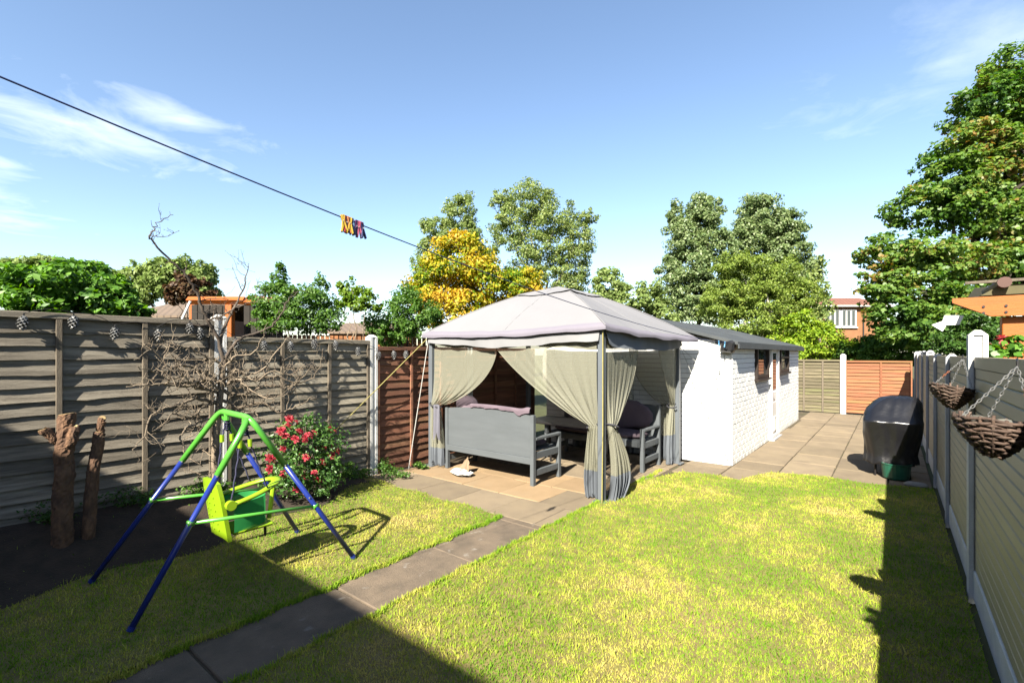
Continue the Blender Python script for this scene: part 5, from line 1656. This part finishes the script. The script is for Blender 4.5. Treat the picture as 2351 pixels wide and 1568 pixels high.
# left orange pergola with a dark screen
pg = thing('pergola', 'bright orange timber pergola past the left fence', 'pergola', (0, 0, 0))
PD = 9.2
a, b = W(432, 690, PD), W(562, 690, PD)
c = W(640, 694, PD + .6)
MB().tube([(a.x, a.y, a.z), (b.x, b.y, b.z)], .075, 4).build('beam', M_pergola, pg)
pb_ = W(528, 690, PD)
MB().box((pb_.x, pb_.y, pb_.z / 2 - .04), (.13, .13, pb_.z - .08), rot=YAW, ch=.01).build('post', M_pergola, pg)
pb2 = W(444, 690, PD + 2.2)
MB().box((pb2.x, pb2.y, pb2.z / 2 - .05), (.13, .13, pb2.z - .1), rot=YAW, ch=.01).build('post', M_pergola, pg)
for k in range(9):
    f = k / 8
    p = W(566 + 74 * f, 690 + 3 * f, PD); q = W(566 + 74 * f + 6, 681 + 3 * f, PD + 2.4)
    MB().tube([p, q], .045, 4).build('rafter', M_pergola, pg)
e1, e2 = W(562, 694, PD - .02), W(645, 698, PD - .02)
MB().tube([e1, e2], .05, 4).build('beam', M_pergola, pg)
s0, s1_ = W(440, 700, PD + .35), W(526, 700, PD + .35)
rzs = math.atan2((s1_ - s0).y, (s1_ - s0).x)
Ls = (s1_ - s0).length
M_screen = mat('dark_brown_screen', (.055, .045, .035), (.035, .03, .025), 4, .9)
for k in range(6):
    MB().box((0, 0, s0.z / 2), (Ls / 6 - .012, .03, s0.z), ch=.004).build('screen_board', M_screen, pg, loc=tuple(s0.lerp(s1_, (k + .5) / 6) * 1)[:2] + (0,), rz=rzs)
s2_, s3_ = W(560, 702, PD + .8), W(650, 705, PD + .8)
for k in range(6):
    MB().box((0, 0, s2_.z / 2), ((s3_ - s2_).length / 6 - .012, .03, s2_.z), ch=.004).build('screen_board', M_screen, pg, loc=tuple(s2_.lerp(s3_, (k + .5) / 6))[:2] + (0,), rz=rzs)
dp0, dp1 = W(437, 692, PD - .1), W(415, 740, PD - .1)
MB().tube([dp0, dp1, Vector((dp1.x, dp1.y, 0))], .022, 8).build('downpipe', M_upvc, pg)
# orange vertical board fence beyond
nf_ = thing('board_fence', 'low orange brown fence of upright boards past the left fence', 'fence', (0, 0, 0))
f0, f1 = W(640, 768, 10.2), W(1000, 776, 10.2)
rzf = math.atan2((f1 - f0).y, (f1 - f0).x)
nb_ = 34
bmw = (f1 - f0).length / nb_
pm_ = MB().box((0, 0, .78), (bmw - .02, .02, 1.56), ch=.004).mesh('board', mat('rusty_board', (.42, .17, .06), (.30, .12, .045), 5, .85, rnd=.4, stretch=(4, 4, .6)))
for k in range(nb_):
    p = f0.lerp(f1, (k + .5) / nb_)
    place('board', pm_, nf_, (p.x, p.y, p.z - 1.56), rzf)
MB().tube([f0 + Vector((.02, .03, -.2)), f1 + Vector((.02, .03, -.2))], .035, 4).build('rail', MATS['rusty_board'], nf_)

# right orange pergola over the fence
pr_ = thing('pergola', 'orange timber pergola with a felt roof over the right fence', 'pergola', (0, 0, 0))
PY = 7.6
tipp = onY(2186, 690, PY); 
zt, zb_ = tipp.z + .02, onY(2260, 727, PY).z
x0 = tipp.x
MB().prism([(x0, zt), (x0, zt - .05), (x0 + .32, zb_), (3.2, zb_), (3.2, zt)], 1, PY - .035, PY + .035).build('beam', M_pergola, pr_)
pp = onY(2297, 760, PY + .1)
MB().box((pp.x + .13, PY + .15, zb_ / 2 - .002), (.24, .16, zb_ - .004), ch=.008).build('post', M_pergola, pr_)
for (bx, bz) in ((.80, .04), (.80, .11), (.98, .04), (.98, .11)):
    MB().tube([(bx, PY - .034, zb_ + bz), (bx, PY - .046, zb_ + bz)], .014, 8).build('bolt', M_dark, pr_)
br = MB().prism([(1.30, zb_ - .55), (1.38, zb_ - .55), (1.75, zb_), (1.64, zb_)], 1, PY + .10, PY + .17)
br.build('brace', M_pergola, pr_)
rfz = onY(2240, 662, PY + .2).z
M_pfelt = mat('olive_felt', (.17, .15, .07), (.13, .115, .055), 5, .85)
V = [(x0 + .24, PY + .02, zt + .02), (3.2, PY + .02, zt + .02), (3.2, PY + 2.2, zt + .03), (x0 + .24, PY + 2.2, zt + .03), (x0 + .40, PY + .02, rfz), (3.2, PY + .02, rfz + .05), (3.2, PY + 2.2, rfz + .25), (x0 + .40, PY + 2.2, rfz + .2)]
MB().add(V, [(0, 3, 2, 1), (4, 5, 6, 7), (0, 1, 5, 4), (1, 2, 6, 5), (2, 3, 7, 6), (3, 0, 4, 7)]).build('roof', M_pfelt, pr_)
MB().box((x0 + .70, PY - .03, zt + .13), (.13, .05, .12), ch=.006).build('rafter_end', M_pergola, pr_)
MB().tube([(x0 + .42, PY - .10, zt + .145), (x0 + .42, PY + 2.1, zt + .145)], .06, 12).build('gutter', M_brownmetal, pr_)
MB().box((1.95, PY - .005, rfz + .045), (2.6, .06, .03)).build('roof_edge', M_batten, pr_)
wbp = onY(2168, 742, 9.4)
wb_ = MB().prism([(wbp.x - .14, wbp.z - .02), (wbp.x - .02, wbp.z - .12), (wbp.x + .02, wbp.z - .03), (wbp.x + .16, wbp.z - .03), (wbp.x + .21, wbp.z + .10), (wbp.x + .0, wbp.z + .11), (wbp.x - .02, wbp.z + .03)], 1, 9.38, 9.42)
tag(wb_.build('glare_white_beam_end', M_white), 'sunlit pergola beam end coloured glare white poking out of the dark shrub', 'beam')  # sun glare on this beam end is put into its white colour
# geraniums on the neighbour's side of the fence
def geranium(label, x, y, z, fl):
    t = thing('geranium', label, 'flower', (x, y, z), 0, 'red geraniums along the right fence')
    foliage(t, 'leaves', [((0, 0, .02), (.16, .16, .09))], 260, .06, 'lobed', L_bright, sub=14, sr=.5, shell=.3, up=.8)
    for (a, b, c) in fl:
        MB().tube([(a * .3, b * .3, 0), (a, b, c)], .003, 5).build('stalk', L_bright, t)
        o = place('flower_head', FM[0], t, (a, b, c)); o.scale = (.9, .9, .9); o['label'] = 'red flower head'
        o2 = place('flower_head', FM[2], t, (a + .015, b + .01, c - .02)); o2.scale = (.8, .8, .8); o2.rotation_euler = (1, .4, 0)
    MB().lathe([(.10, -.30), (.14, -.10), (.15, -.08), (.13, -.08), (.11, -.12)], 16).build('pot', M_stump, t)
    MB().tube([(0, 0, -.30), (0, 0, -z)], .05, 8).build('stand', M_dark, t)
geranium('red geranium just left of the tall pointed post', .62, 5.35, 1.66, [(-.07, .02, .13), (-.03, -.05, .10)])
geranium('geranium out of view past the right edge whose shade falls on the lawn', .60, 1.55, 1.70, [(-.12, .0, .22), (.0, .05, .28), (-.05, -.1, .16)])
geranium('leafy geranium right of the tall pointed post', .80, 5.25, 1.72, [(-.14, .0, .10), (.10, .05, .12)])

# ------------------------------------------------------------------ the house behind the camera, whose shade falls over the near lawn
HB = thing('house', 'brick house behind the viewer that shades the near garden', 'house', (-3.0, -4.25, 0))
MB().box((0, -3.5, 2.35), (9.5, 7.0, 4.7)).build('wall', M_brick_b, HB)
hr = MB(); ez, rz_ = 4.72, 6.6
V = [(-5.0, .12, ez), (5.0, .12, ez), (5.0, -3.5, rz_), (-5.0, -3.5, rz_), (-5.0, -7.2, ez), (5.0, -7.2, ez)]
V2 = [(v[0], v[1], v[2] + .09) for v in V]
hr.add(V + V2, [(0, 1, 2, 3), (3, 2, 5, 4), (9, 8, 7, 6), (10, 11, 8, 9), (0, 6, 7, 1), (4, 5, 11, 10), (0, 3, 9, 6), (3, 4, 10, 9), (1, 7, 8, 2), (2, 8, 11, 5)])
hr.build('roof', TILE, HB)
for (x, z, w_, h_) in ((-2.6, 3.4, 1.4, 1.2), (1.6, 3.4, 1.4, 1.2), (-2.6, 1.2, 1.6, 1.3)):
    o = MB().box((x, .02, z), (w_, .08, h_), ch=.01).build('window', M_upvc, HB)
    MB().box((x, .065, z), (w_ - .16, .01, h_ - .16)).build('pane', M_glass, o)
o = MB().box((1.6, .02, 1.05), (1.7, .08, 2.1), ch=.01).build('door', M_upvc, HB)
MB().box((1.6, .065, 1.1), (1.5, .01, 1.8)).build('pane', M_glass, o)
